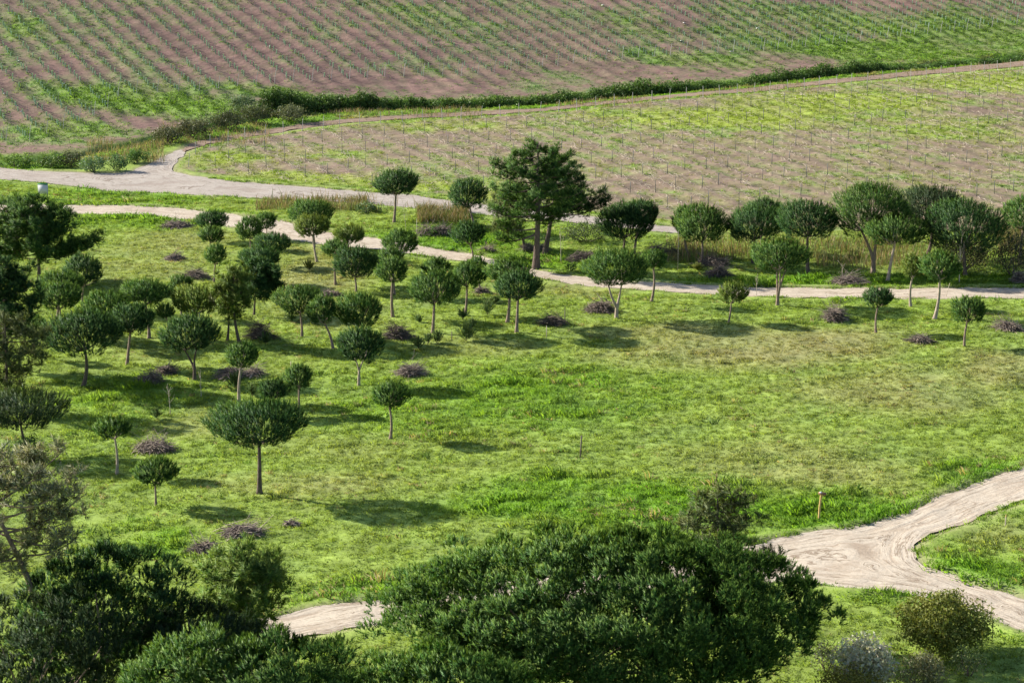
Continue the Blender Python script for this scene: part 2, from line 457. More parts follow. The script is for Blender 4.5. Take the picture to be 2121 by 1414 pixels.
LUSH = [(*blob(*b[:4]), b[4]) for b in [(1350, 1050, 420, 60, 0.9), (1750, 1060, 260, 45, 1.0), (2050, 980, 180, 40, 1.0), (750, 1225, 200, 30, 0.9), (300, 1120, 150, 60, 0.8), (250, 830, 160, 60, 0.6), (300, 410, 260, 20, 0.9), (260, 460, 180, 18, 0.9), (900, 500, 160, 25, 0.9), (1150, 540, 120, 20, 0.7), (1200, 830, 260, 60, 0.5), (1900, 1240, 150, 20, 0.7), (2050, 1190, 120, 30, 0.8), (1800, 580, 400, 12, 0.9), (850, 850, 150, 60, 0.4)]]
FLUSH = [(*blob(*b[:4]), b[4]) for b in [(330, 215, 260, 32, 1.0), (160, 270, 150, 30, 0.65), (560, 190, 120, 14, 0.8), (1900, 110, 420, 42, 1.0), (1780, 55, 220, 34, 0.8), (2000, 60, 200, 40, 0.75), (1500, 130, 200, 18, 0.7), (1320, 50, 90, 30, 0.5), (850, 40, 160, 40, 0.45), (40, 60, 50, 30, 0.7), (60, 330, 160, 12, 0.9)]]
FBARE = [(*blob(*b[:4]), b[4]) for b in [(850, 172, 170, 14, 1.0), (1300, 145, 160, 14, 0.9), (50, 314, 150, 12, 1.6), (280, 290, 120, 8, 0.7), (1690, 140, 60, 6, 0.7), (470, 110, 200, 50, 0.4)]]
NLUSH = [(*blob(*b[:4]), b[4]) for b in [(1480, 240, 330, 26, 1.0), (1750, 210, 260, 24, 0.9), (2060, 175, 200, 22, 0.8), (900, 262, 300, 14, 0.5), (450, 330, 100, 20, 0.8), (600, 370, 180, 14, 0.8), (1050, 405, 160, 16, 0.7), (700, 320, 120, 16, 0.5), (850, 385, 200, 14, 0.7), (1950, 260, 200, 30, 0.5)]]

GM = np.array([0.300, 0.418, 0.078]); GD = np.array([0.385, 0.365, 0.16]); GL = np.array([0.215, 0.420, 0.040]); GY = np.array([0.31, 0.42, 0.05]); GB = np.array([0.20, 0.33, 0.11])
SOIL = np.array([0.225, 0.140, 0.120]); SOIL_D = np.array([0.125, 0.08, 0.07]); SOIL_N = np.array([0.215, 0.158, 0.120])

def lerp(a, b, t): return a * (1 - t[..., None]) + b * t[..., None]

def land(x, y):
    """colour of what grows, bare-soil colour, cover 0..1, tuft size, for any point"""
    x = np.asarray(x, float); y = np.asarray(y, float)
    n1 = fbm(x / 9, y / 9, 21, 4); n2 = fbm(x / 2.6, y / 2.6, 31, 4); n3 = fbm(x / 30, y / 30, 41, 3)
    u = x * 0.956 + y * 0.292; v = -x * 0.292 + y * 0.956
    st = fbm(u / 3.2, v / 0.75, 51, 3)
    dry = np.clip(blobs(x, y, DRY) + 0.6 * (n1 - 0.54) + 0.35 * (n2 - 0.5), 0, 1)
    lush = np.clip(blobs(x, y, LUSH) * (0.55 + 0.9 * n2) + 1.0 * (n3 - 0.5) + 0.6 * (n2 - 0.55), 0, 1)
    c = lerp(np.broadcast_to(GM, x.shape + (3,)), GD, dry * 0.92)
    c = lerp(c, GL, lush * (1 - 0.6 * dry))
    c = lerp(c, GB, sstep(0.56, 0.75, fbm(x / 4 + 40, y / 4, 61, 3)) * 0.25)
    cover = 1 - 0.75 * sstep(0.66, 0.80, fbm(x / 1.6 + 9, y / 1.6, 83, 3)) * (0.4 + 0.6 * dry)
    size = 0.62 + 0.55 * lush + 1.1 * sstep(0.52, 0.78, st) * (0.35 + lush) - 0.12 * dry
    soil = np.broadcast_to(np.array([0.13, 0.115, 0.06]), x.shape + (3,))
    soil = lerp(soil, c * 0.8, np.full(x.shape, 0.6))
    # near vineyard
    inn = sstep(0.6, -0.8, sdpoly_fast(x, y, NV))
    rn = ((x * ROWNRM_N[0] + y * ROWNRM_N[1]) / 2.45) % 1.0
    strip = np.abs(rn - 0.5) * 2                   # 1 at vine row, 0 mid alley
    lus = np.clip(blobs(x, y, NLUSH) * (0.6 + 0.8 * n2), 0, 1)
    cn = lerp(np.broadcast_to(np.array([0.30, 0.34, 0.11]), x.shape + (3,)), np.array([0.22, 0.36, 0.075]), sstep(0.45, 0.65, n2))
    cn = lerp(cn, GY, lus * sstep(0.3, 0.6, n1 + 0.12))
    covn = np.clip(0.42 + 1.2 * (n1 - 0.5) + 0.8 * (n2 - 0.5) + 1.1 * lus - 0.42 * sstep(0.45, 0.8, strip) * (1 - lus), 0.06, 1)
    c = lerp(c, cn, inn); cover = cover * (1 - inn) + covn * inn; size = size * (1 - inn) + (0.75 + 0.3 * n2) * inn
    soil = lerp(soil, SOIL_N * (0.8 + 0.35 * n2 + 0.2 * sstep(0.6, 0.9, strip))[..., None], inn)
    # verge between farm track and ditch, and the slope beyond
    d = dditch(x, y)
    verge = sstep(-6.5, -5.5, d) * (1 - sstep(4, 6, d)) * (1 - inn)
    c = lerp(c, lerp(np.broadcast_to(np.array([0.23, 0.42, 0.055]), x.shape + (3,)), np.array([0.36, 0.36, 0.14]), sstep(0.5, 0.7, n2)), verge)
    size = size * (1 - verge) + (1.0 + 0.9 * n2) * verge
    fv = sstep(3.0, 6.0, d)
    rf = ((x * ROWNRM_F[0] + y * ROWNRM_F[1]) / 2.5) % 1.0
    sf = np.abs(rf - 0.5) * 2
    fl = blobs(x, y, FLUSH); fb = blobs(x, y, FBARE)
    covf = np.clip(0.07 + 0.36 * sstep(0.62, 0.92, sf) + 1.1 * (n1 - 0.5) + 0.9 * (n2 - 0.5) + 1.05 * fl - 0.9 * fb, 0.02, 1)
    covf = np.clip(covf + 0.5 * (n3 - 0.5), 0.02, 1)
    cf = lerp(np.broadcast_to(np.array([0.20, 0.28, 0.11]), x.shape + (3,)), np.array([0.165, 0.32, 0.08]), sstep(0.4, 0.65, n2))
    cf = lerp(cf, np.array([0.21, 0.38, 0.045]), fl * 0.8)
    c = lerp(c, cf, fv); cover = cover * (1 - fv) + covf * fv; size = size * (1 - fv) + (0.7 + 0.5 * n2 + 0.5 * fl) * fv
    wet = np.maximum(sstep(0.80, 0.97, sf) * sstep(0.3, 0.55, vn(x / 15, y / 15, 88)) * 0.8, 0.6 * sstep(0.16, 0.06, np.abs(sf - 0.32)) * sstep(0.35, 0.6, vn(x / 11, y / 11, 89)))
    soilf = lerp(SOIL * (0.8 + 0.4 * n2)[..., None], SOIL_D, wet)
    soil = lerp(soil, soilf, fv)
    return c, soil, cover, size

print('roads')
rd = {}
def road_dist(x, y):
    d = np.full(np.shape(x), 12.0)
    for P in ROADP.values(): d = np.minimum(d, sdpoly_fast(x, y, P))
    return d

# ------------------------------------------------------------------ the ground
xs = np.concatenate([np.arange(-900, -150, 50), np.arange(-150, -92, 4), np.arange(-92, 92, 0.54), np.arange(92, 150, 4), np.arange(150, 901, 50)])
ys = np.concatenate([np.arange(-300, 60, 20), np.arange(60, 92, 2), np.arange(92, 215, 0.42), np.arange(215, 300, 0.56), np.arange(300, 400, 0.8), np.arange(400, 480, 4), np.arange(480, 1600, 40)])
gx, gy = np.meshgrid(xs, ys)
nxg, nyg = len(xs), len(ys)
fx, fy = gx.ravel(), gy.ravel()
c, soil, cover, size = land(fx, fy)
rdist = road_dist(fx, fy)
gcol = lerp(soil, c * 0.95, np.clip(cover * 0.75 + 0.35 * (fbm(fx / 0.9, fy / 0.9, 91, 2) - 0.5), 0, 1))
edge = sstep(0.9, 0.0, rdist)
gcol = lerp(gcol, np.array([0.27, 0.22, 0.16]), edge * 0.7)
gz = hz(fx, fy) + micro(fx, fy) * np.clip(rdist / 1.0, 0, 1) - 0.10 * sstep(0.25, -0.35, rdist)
gz = gz + ridge(fx, fy)
# low banks beside the sandy tracks
gz = gz + 0.14 * np.exp(-((rdist - 0.7) / 0.45) ** 2) * (0.3 + vn(fx / 3, fy / 3, 97)) * (gy.ravel() < 240)
ii = (np.arange(nyg - 1)[:, None] * nxg + np.arange(nxg - 1)[None, :]).ravel()
GF = np.stack([ii, ii + 1, ii + nxg + 1, ii + nxg], -1)
gme = make_mesh('ground', np.column_stack([fx, fy, gz]), GF, M['ground'], col=gcol, smooth=True)
go = link('ground', gme); go['kind'] = 'structure'

build_road('dirt_road', 'sand', 0.2, 0.4, 0.30, 3, 0.14)
build_road('sandy_track', 'sand', 0.28, 0.55, 0.32, 5, 0.10)
build_road('gravel_road', 'gravel', 0.35, 0.8, 0.2, 7, 0.04)
build_road('farm_track', 'earth', 0.4, 0.8, 0.3, 9, 0.06)

# ------------------------------------------------------------------ grass: tufts scattered over the land
def tuft_mesh(name, nb, h, r, w, lean, seed, broad=False):
    g = np.random.default_rng(seed)
    a = g.uniform(0, 2 * math.pi, nb); rr = r * np.sqrt(g.uniform(0, 1, nb))
    p = np.stack([np.cos(a) * rr, np.sin(a) * rr, np.zeros(nb)], -1)
    az = a + g.normal(0, 0.9, nb); le = lean * g.uniform(0.4, 1.4, nb); hh = h * g.uniform(0.55, 1.15, nb)
    d = np.stack([np.cos(az) * np.sin(le), np.sin(az) * np.sin(le), np.cos(le)], -1)
    sd = g.uniform(0, 2 * math.pi, nb)
    s = np.stack([np.cos(sd), np.sin(sd), np.zeros(nb)], -1) * w * 0.5
    mid = p + d * (hh * 0.55)[:, None]; tip = p + d * hh[:, None] + np.stack([np.cos(az), np.sin(az), -0.3 * np.ones(nb)], -1) * (hh * 0.25)[:, None]
    wm = 1.5 if broad else 0.9
    V = np.stack([p - s * 0.8, p + s * 0.8, mid + s * wm, mid - s * wm, tip], 1).reshape(-1, 3)
    b = np.arange(nb)[:, None] * 5
    F = np.vstack([b + np.array([0, 1, 2]), b + np.array([0, 2, 3]), b + np.array([3, 2, 4])])
    k = g.uniform(0.8, 1.2, nb)[:, None, None] * np.ones((1, 5, 3)) * np.array([1, 1, 1.0])
    V[:, 2] -= 0.03
    me = make_mesh(name, V, F, M['grass'], col=k.reshape(-1, 3), smooth=True)
    hzn = np.stack([np.cos(az), np.sin(az), 0 * az], -1)
    nn = nrm(np.array([0, 0, 1.0]) + 0.45 * hzn)
    me.normals_split_custom_set_from_vertices([tuple(q) for q in np.repeat(nn, 5, 0)])
    return me

tuft_col = bpy.data.collections.new('tuft_kinds')
for i, a in enumerate([(16, 0.13, 0.25, 0.040, 1.0), (16, 0.18, 0.24, 0.040, 0.85), (14, 0.15, 0.26, 0.055, 1.1), (18, 0.27, 0.22, 0.036, 0.6)]):
    t = bpy.data.objects.new('tuft_%s' % 'abcd'[i], tuft_mesh('tuft', a[0], a[1], a[2], a[3], a[4], 100 + i, broad=(i == 2)))
    tuft_col.objects.link(t)

def scatter_group():
    ng = bpy.data.node_groups.new('scatter_tufts', 'GeometryNodeTree')
    ng.interface.new_socket('Geometry', in_out='INPUT', socket_type='NodeSocketGeometry')
    ng.interface.new_socket('Geometry', in_out='OUTPUT', socket_type='NodeSocketGeometry')
    gi = ng.nodes.new('NodeGroupInput'); g_o = ng.nodes.new('NodeGroupOutput')
    ip = ng.nodes.new('GeometryNodeInstanceOnPoints')
    ci = ng.nodes.new('GeometryNodeCollectionInfo')
    ci.inputs['Collection'].default_value = tuft_col
    ci.inputs['Separate Children'].default_value = True; ci.inputs['Reset Children'].default_value = True
    ng.links.new(gi.outputs[0], ip.inputs['Points']); ng.links.new(ci.outputs[0], ip.inputs['Instance'])
    ip.inputs['Pick Instance'].default_value = True
    def na(n, t):
        q = ng.nodes.new('GeometryNodeInputNamedAttribute'); q.data_type = t; q.inputs['Name'].default_value = n
        return next(o for o in q.outputs if o.enabled and o.name == 'Attribute')
    ng.links.new(na('idx', 'INT'), ip.inputs['Instance Index'])
    ng.links.new(na('rot', 'FLOAT_VECTOR'), ip.inputs['Rotation'])
    ng.links.new(na('scl', 'FLOAT_VECTOR'), ip.inputs['Scale'])
    ng.links.new(ip.outputs[0], g_o.inputs[0])
    return ng
SCATTER = scatter_group()

def scatter(name, x, y, colr, sc, idx, label, cat):
    n = len(x)
    me = bpy.data.meshes.new(name)
    me.vertices.add(n)
    me.vertices.foreach_set('co', np.column_stack([x, y, hz(x, y) + ridge(x, y) + micro(x, y) * np.clip(road_dist(x, y), 0, 1)]).astype(np.float32).ravel())
    a = me.attributes.new('rot', 'FLOAT_VECTOR', 'POINT')
    a.data.foreach_set('vector', np.column_stack([RNG.normal(0, .12, n), RNG.normal(0, .12, n), RNG.uniform(0, 6.28, n)]).astype(np.float32).ravel())
    a = me.attributes.new('scl', 'FLOAT_VECTOR', 'POINT')
    a.data.foreach_set('vector', np.column_stack([sc * (0.6 + .4 / np.maximum(sc, .5)) , sc * (0.6 + .4 / np.maximum(sc, .5)), sc]).astype(np.float32).ravel())
    a = me.attributes.new('idx', 'INT', 'POINT'); a.data.foreach_set('value', idx.astype(np.int32))
    a = me.attributes.new('col', 'FLOAT_COLOR', 'POINT'); a.data.foreach_set('color', np.column_stack([colr, np.ones(n)]).astype(np.float32).ravel())
    o = link(name, me)
    md = o.modifiers.new('scatter', 'NODES'); md.node_group = SCATTER
    return tag(o, label, cat, kind='stuff')

def trapezoid(n, y0, y1, m=5.0, k=0.222):
    y = RNG.uniform(y0, y1, int(n * 1.0)); w = k * y + m
    keep = RNG.uniform(0, k * y1 + m, len(y)) < w
    y = y[keep]; w = w[keep]
    return RNG.uniform(-1, 1, len(y)) * w, y

def grow(x, y):
    c, soil, cover, size = land(x, y)
    rdv = road_dist(x, y) + 1.1 * (fbm(x / 1.1, y / 1.1, 77, 2) - 0.5)
    keep = (RNG.uniform(0, 1, len(x)) < cover) & (rdv > 0.02)
    mid = (rdv < -0.5)
    edge = np.exp(-((rdv - 0.5) / 0.9) ** 2)
    d = dditch(x, y)
    size = size * (1 + 0.55 * edge * (0.5 + vn(x / 3, y / 3, 12)) * (d < -9))
    c = lerp(c, np.array([0.19, 0.41, 0.035]), edge * 0.45 * (d < -9))
    return x[keep], y[keep], c[keep], size[keep]

print('grass')
x, y = trapezoid(300000, 94, 236)
inNV = sdpoly_fast(x, y, NV) < 0.3
k = (dditch(x, y) < -7) & ~inNV
x, y, c, s = grow(x[k], y[k])
c = c * RNG.uniform(0.86, 1.15, (len(x), 1))
bright = RNG.uniform(0, 1, len(x)) < 0.06
c[bright] *= np.array([1.25, 1.1, 1.3])
dk = (RNG.uniform(0, 1, len(x)) < 0.04) & (vn(x / 2, y / 2, 3) > 0.5)
c[dk] *= np.array([0.5, 0.66, 0.6]); s[dk] *= 1.5
tan = (RNG.uniform(0, 1, len(x)) < 0.035) & (vn(x / 3 + 50, y / 3, 4) > 0.55)
c[tan] = np.array([0.42, 0.35, 0.19]) * RNG.uniform(0.7, 1.1, (tan.sum(), 1)); s[tan] *= 1.5
scatter('grass', x, y, c, s * RNG.uniform(0.75, 1.3, len(x)), RNG.choice(4, len(x), p=[.42, .28, .2, .1]), 'green and yellowing meadow grass around the pines', 'grass')
x, y = trapezoid(265000, 205, 402, 8)
k = (sdpoly_fast(x, y, NV) < 0.3) | (dditch(x, y) >= -7)
x, y, c, s = grow(x[k], y[k])
c = c * RNG.uniform(0.8, 1.2, (len(x), 1))
scatter('vineyard_weeds', x, y, c, s * RNG.uniform(0.7, 1.35, len(x)), RNG.choice(4, len(x), p=[.36, .24, .34, .06]), 'low green weeds over the vineyard soil', 'weeds')

# ------------------------------------------------------------------ foliage builders
def needle_mesh(P, D, L, g, n, ang, nl, w, base, tipc=None, shade=0.25, centre=None):
    """bottle-brush shoots: P start, D direction, L length"""
    S = len(P)
    t = (np.arange(n)[None, :] + g.uniform(0, 1, (S, n))) / n
    r = g.normal(0, 1, (S, n, 3)); Dn = D[:, None, :]
    r = r - (r * Dn).sum(-1, keepdims=True) * Dn; r = nrm(r)
    a = ang * g.uniform(0.55, 1.25, (S, n)) * (1.15 - 0.55 * t)
    d = Dn * np.cos(a)[..., None] + r * np.sin(a)[..., None]
    b = P[:, None, :] + Dn * (t * L[:, None])[..., None]
    le = nl * g.uniform(0.75, 1.2, (S, n)) * (L / L.mean())[:, None] ** 0.5
    sv = nrm(np.cross(d, g.normal(0, 1, (S, n, 3)))) * (w * 0.5)
    nb_ = nrm(r * 0.8 + Dn * 0.35 + (0 if centre is None else nrm(P - centre)[:, None, :] * 0.9))     # lies round the shoot and round the crown
    gn = np.cross(2 * sv, d)
    fl = (gn * nb_).sum(-1) < 0
    sv = np.where(fl[..., None], -sv, sv)
    V = np.stack([b - sv, b + sv, b + d * le[..., None]], 2).reshape(-1, 3)
    F = np.arange(S * n * 3).reshape(-1, 3)
    NOR = np.repeat(nb_[:, :, None, :], 3, 2).reshape(-1, 3)
    cs = base[None, :] * g.uniform(1 - shade, 1 + shade, (S, 1)) * np.stack([g.uniform(0.85, 1.2, S), np.ones(S), g.uniform(0.8, 1.2, S)], -1)
    cc = np.repeat(cs[:, None, :], n, 1)
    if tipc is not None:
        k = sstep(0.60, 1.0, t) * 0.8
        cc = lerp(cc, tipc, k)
    cc = np.repeat(cc[:, :, None, :], 3, 2).reshape(-1, 3)
    return V, F, cc, NOR

def curve_path(a, b, g, bend=0.08, n=6, up=0.0):
    t = np.linspace(0, 1, n)[:, None]
    a = np.asarray(a, float); b = np.asarray(b, float)
    L = np.linalg.norm(b - a)
    off = g.normal(0, bend * L, 3); off[2] = up * L
    return a + (b - a) * t + off * (4 * t * (1 - t)) * np.array([1, 1, 1])

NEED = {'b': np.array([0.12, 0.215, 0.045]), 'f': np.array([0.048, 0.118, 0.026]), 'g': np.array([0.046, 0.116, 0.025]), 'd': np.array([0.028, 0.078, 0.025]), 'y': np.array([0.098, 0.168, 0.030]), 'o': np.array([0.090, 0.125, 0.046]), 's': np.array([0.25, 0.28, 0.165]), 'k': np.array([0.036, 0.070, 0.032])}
TIPC = {'b': np.array([0.30, 0.39, 0.10]), 'f': np.array([0.19, 0.31, 0.07]), 'g': np.array([0.185, 0.30, 0.07]), 'd': np.array([0.115, 0.215, 0.06]), 'y': np.array([0.25, 0.31, 0.08]), 'o': np.array([0.20, 0.235, 0.10]), 's': np.array([0.45, 0.46, 0.32]), 'k': np.array([0.09, 0.13, 0.06])}  # paler shoot tips: new growth, brightened further to paint in sunlit tops

def trunk_obj(root, path, r0, r1, mat, sides=8, name='trunk'):
    k = len(path); t = np.linspace(0, 1, k)
    rad = r0 * (1 - t) + r1 * t
    rad = rad * (1 + 0.5 * np.exp(-t * k * 0.9))
    V, F = tube(path, rad, sides)
    return link(name, make_mesh(name, V, F, M[mat], smooth=True), root)

def dims(bx, by, x0, x1, y0, y1, dep):
    p, s, a = GS(bx, by)
    Wd = (x1 - x0) / s; cx = ((x0 + x1) / 2 - bx) / s
    b = Wd / 2 * dep
    h = (y1 - y0) / 2 / s
    if b * math.sin(a) > 0.8 * h: b = 0.8 * h / math.sin(a)
    cz = math.sqrt(h * h - (b * math.sin(a)) ** 2) / math.cos(a)
    zc = (by - (y0 + y1) / 2) / s / math.cos(a)
    return p, s, Wd / 2, b, cz, cx, zc

def stone_pine(bx, by, x0, x1, y0, y1, label, hue='g', fork=1, dep=0.95, seed=0, bark='bark', dens=1.0, group='stone pines in the meadow', sh=1.0, name='stone_pine', big=0):
    g = np.random.default_rng(1000 + seed)
    p, s, a, b, cz, cx, zc = dims(bx, by, x0, x1, y0, y1, dep)
    root = thing(name, p, label, 'pine tree', group)
    sl = 0.42 * sh * min(1.25, max(0.75, a / 1.8) ** 0.5)     # shoot length
    a_, b_, c_ = max(a - sl * 0.3, a * .7), max(b - sl * 0.3, b * .7), max(cz - sl * 0.35, cz * .7)
    C = np.array([cx, 0, zc])
    area = 2 * math.pi * ((a_ * b_) ** 0.8 + (a_ * c_) ** 0.8 + (b_ * c_) ** 0.8) / 1.5
    # shoots over a lumpy dome that narrows to the trunk below
    def dirset(n):
        ct = 1 - 1.74 * g.uniform(0, 1, n); ph = g.uniform(0, 2 * math.pi, n); st_ = np.sqrt(np.clip(1 - ct * ct, 0, 1))
        return np.stack([np.cos(ph) * st_, np.sin(ph) * st_, ct], -1)
    fq = max(1.7, a * 0.95)
    skew = g.uniform(0, 0.09); ska = g.uniform(0, 6.28)
    if big: skew = 0.03
    def lump(d, f, sd):
        return 0.5 * (vn(d[:, 0] * f + d[:, 2] * f * 0.83 + sd * 3.1, d[:, 1] * f - d[:, 2] * f * 0.71, sd) + vn(d[:, 2] * f + d[:, 0] * f * 0.6, d[:, 1] * f * 0.9 + d[:, 2] * f * 0.5 + sd, sd + 7))
    def shell(d, r):
        lowf = np.where(d[:, 2] < 0, 1 + 0.34 * d[:, 2], 1.0)
        rr = r * (1 + 0.42 * (lump(d, fq, seed) - 0.5) + 0.30 * (lump(d, 0.9, seed + 50) - 0.5)) * (1 + skew * (d[:, 0] * math.cos(ska) + d[:, 1] * math.sin(ska)))
        return C + d * np.array([a_, b_, c_]) * rr[:, None] * np.stack([lowf, lowf, np.ones(len(d))], -1)
    nS = int(dens * area * 40)
    d0 = dirset(nS)
    lm = lump(d0, fq, seed); lm2 = lump(d0, fq * 2.3, seed + 31)
    kp = (0.62 * lm + 0.38 * lm2 > 0.39 + g.normal(0, 0.05, nS)) | (g.uniform(0, 1, nS) < 0.30)
    kp &= g.uniform(0, 1, nS) < np.where(d0[:, 2] < -0.15, 0.75, 1.0)
    d0 = d0[kp]
    rfrac = 1 - 0.45 * g.uniform(0, 1, len(d0)) ** 1.8
    pos = shell(d0, rfrac)
    up_ = g.uniform(0.55, 1.2, (len(d0), 1))
    D = nrm(d0 * 0.62 + np.array([0, 0, 1.0]) * up_ + g.normal(0, 0.16, d0.shape))
    dl = dirset(40); cc = shell(dl, np.full(40, 0.8)); nk = 40
    if big:
        # heavy crown: many separate rounded sprays, each a small dome of shoots on its own branch
        nq = int(area * big); i_ = np.arange(nq) + 0.5
        ct = 1 - 1.80 * i_ / nq; ph = i_ * 2.399963; st_ = np.sqrt(np.clip(1 - ct * ct, 0, 1))
        dq = nrm(np.stack([np.cos(ph) * st_, np.sin(ph) * st_, ct], -1) + g.normal(0, 0.05, (nq, 3)))
        keepq = (lump(dq, max(1.2, a * 0.33), seed + 77) > 0.36 + g.normal(0, 0.03, nq)) | (g.uniform(0, 1, nq) < 0.45)
        dq = dq[keepq]; nq = len(dq)
        lay = (0.80 + 0.45 * lump(dq, max(1.2, a * 0.33), seed + 77)) * g.choice([0.93, 0.74, 0.52], nq, p=[0.52, 0.28, 0.20]) * g.uniform(0.92, 1.08, nq)
        qc = shell(dq, lay); cc = qc; nk = nq
        cr = g.uniform(0.55, 1.0, nq) * 0.80
        ns = int(34 * dens)
        v = nrm(g.normal(0, 1, (nq, ns, 3)) + 0.45 * dq[:, None, :] + np.array([0, 0, 0.75]))
        pos = (qc[:, None, :] + v * cr[:, None, None] * g.uniform(0.55, 1.0, (nq, ns, 1)) * np.array([1, 1, 0.75])).reshape(-1, 3)
        D = nrm(v * 0.75 + np.array([0, 0, 0.75]) + 0.2 * dq[:, None, :] + g.normal(0, 0.2, v.shape)).reshape(-1, 3)
        sl = 0.32
    L = sl * (0.6 + 0.7 * g.uniform(0, 1, len(pos)) ** 1.4)
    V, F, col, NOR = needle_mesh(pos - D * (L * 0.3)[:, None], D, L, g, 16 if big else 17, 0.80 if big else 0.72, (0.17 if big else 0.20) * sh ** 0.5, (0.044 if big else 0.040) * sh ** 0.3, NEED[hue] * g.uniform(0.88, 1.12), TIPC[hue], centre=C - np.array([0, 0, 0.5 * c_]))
    link('crown', make_mesh('crown', V, F, M['needles'], col=col, nor=NOR), root)
    # trunks and limbs
    zb = max(0.25, zc - 0.62 * cz)
    Ht = zc + cz
    r0 = max(0.055, 0.026 * Ht) * (0.8 if fork > 1 else 1.0)
    heads = []
    if fork == 1:
        pth = curve_path((0, 0, -0.15), (cx * 0.85, 0, zb), g, 0.035, 8)
        pth[0, :2] *= 0.2
        trunk_obj(root, pth, r0, r0 * 0.62, bark); heads.append(pth[-1])
    else:
        zf = zb * g.uniform(0.22, 0.4)
        base = curve_path((0, 0, -0.15), (0.02, 0, zf), g, 0.02, 4)
        trunk_obj(root, base, r0 * 1.25, r0 * 1.1, bark)
        for f in range(fork):
            an = f * 2 * math.pi / fork + g.uniform(-.4, .4)
            if fork == 2: an = f * math.pi + g.uniform(-.3, .3)
            e = np.array([cx + math.cos(an) * a * 0.2, math.sin(an) * b * 0.15, zb])
            pth = curve_path(base[-1] - np.array([0, 0, 0.05]), e, g, 0.05, 6)
            trunk_obj(root, pth, r0 * 0.85, r0 * 0.5, bark); heads.append(pth[-1])
    order = g.permutation(nk)
    nl = int(min(nk, 7 + a * 1.6))
    for j in order[:nl]:
        h = heads[g.integers(len(heads))]
        pth = curve_path(h - np.array([0, 0, 0.04]), cc[j] * 0.9 + h * 0.1, g, 0.06, 5, up=-0.08)
        V, F = tube(pth, np.linspace(r0 * 0.42, r0 * 0.12, 5), 5)
        link('limb', make_mesh('limb', V, F, M[bark], smooth=True), root)
    return root

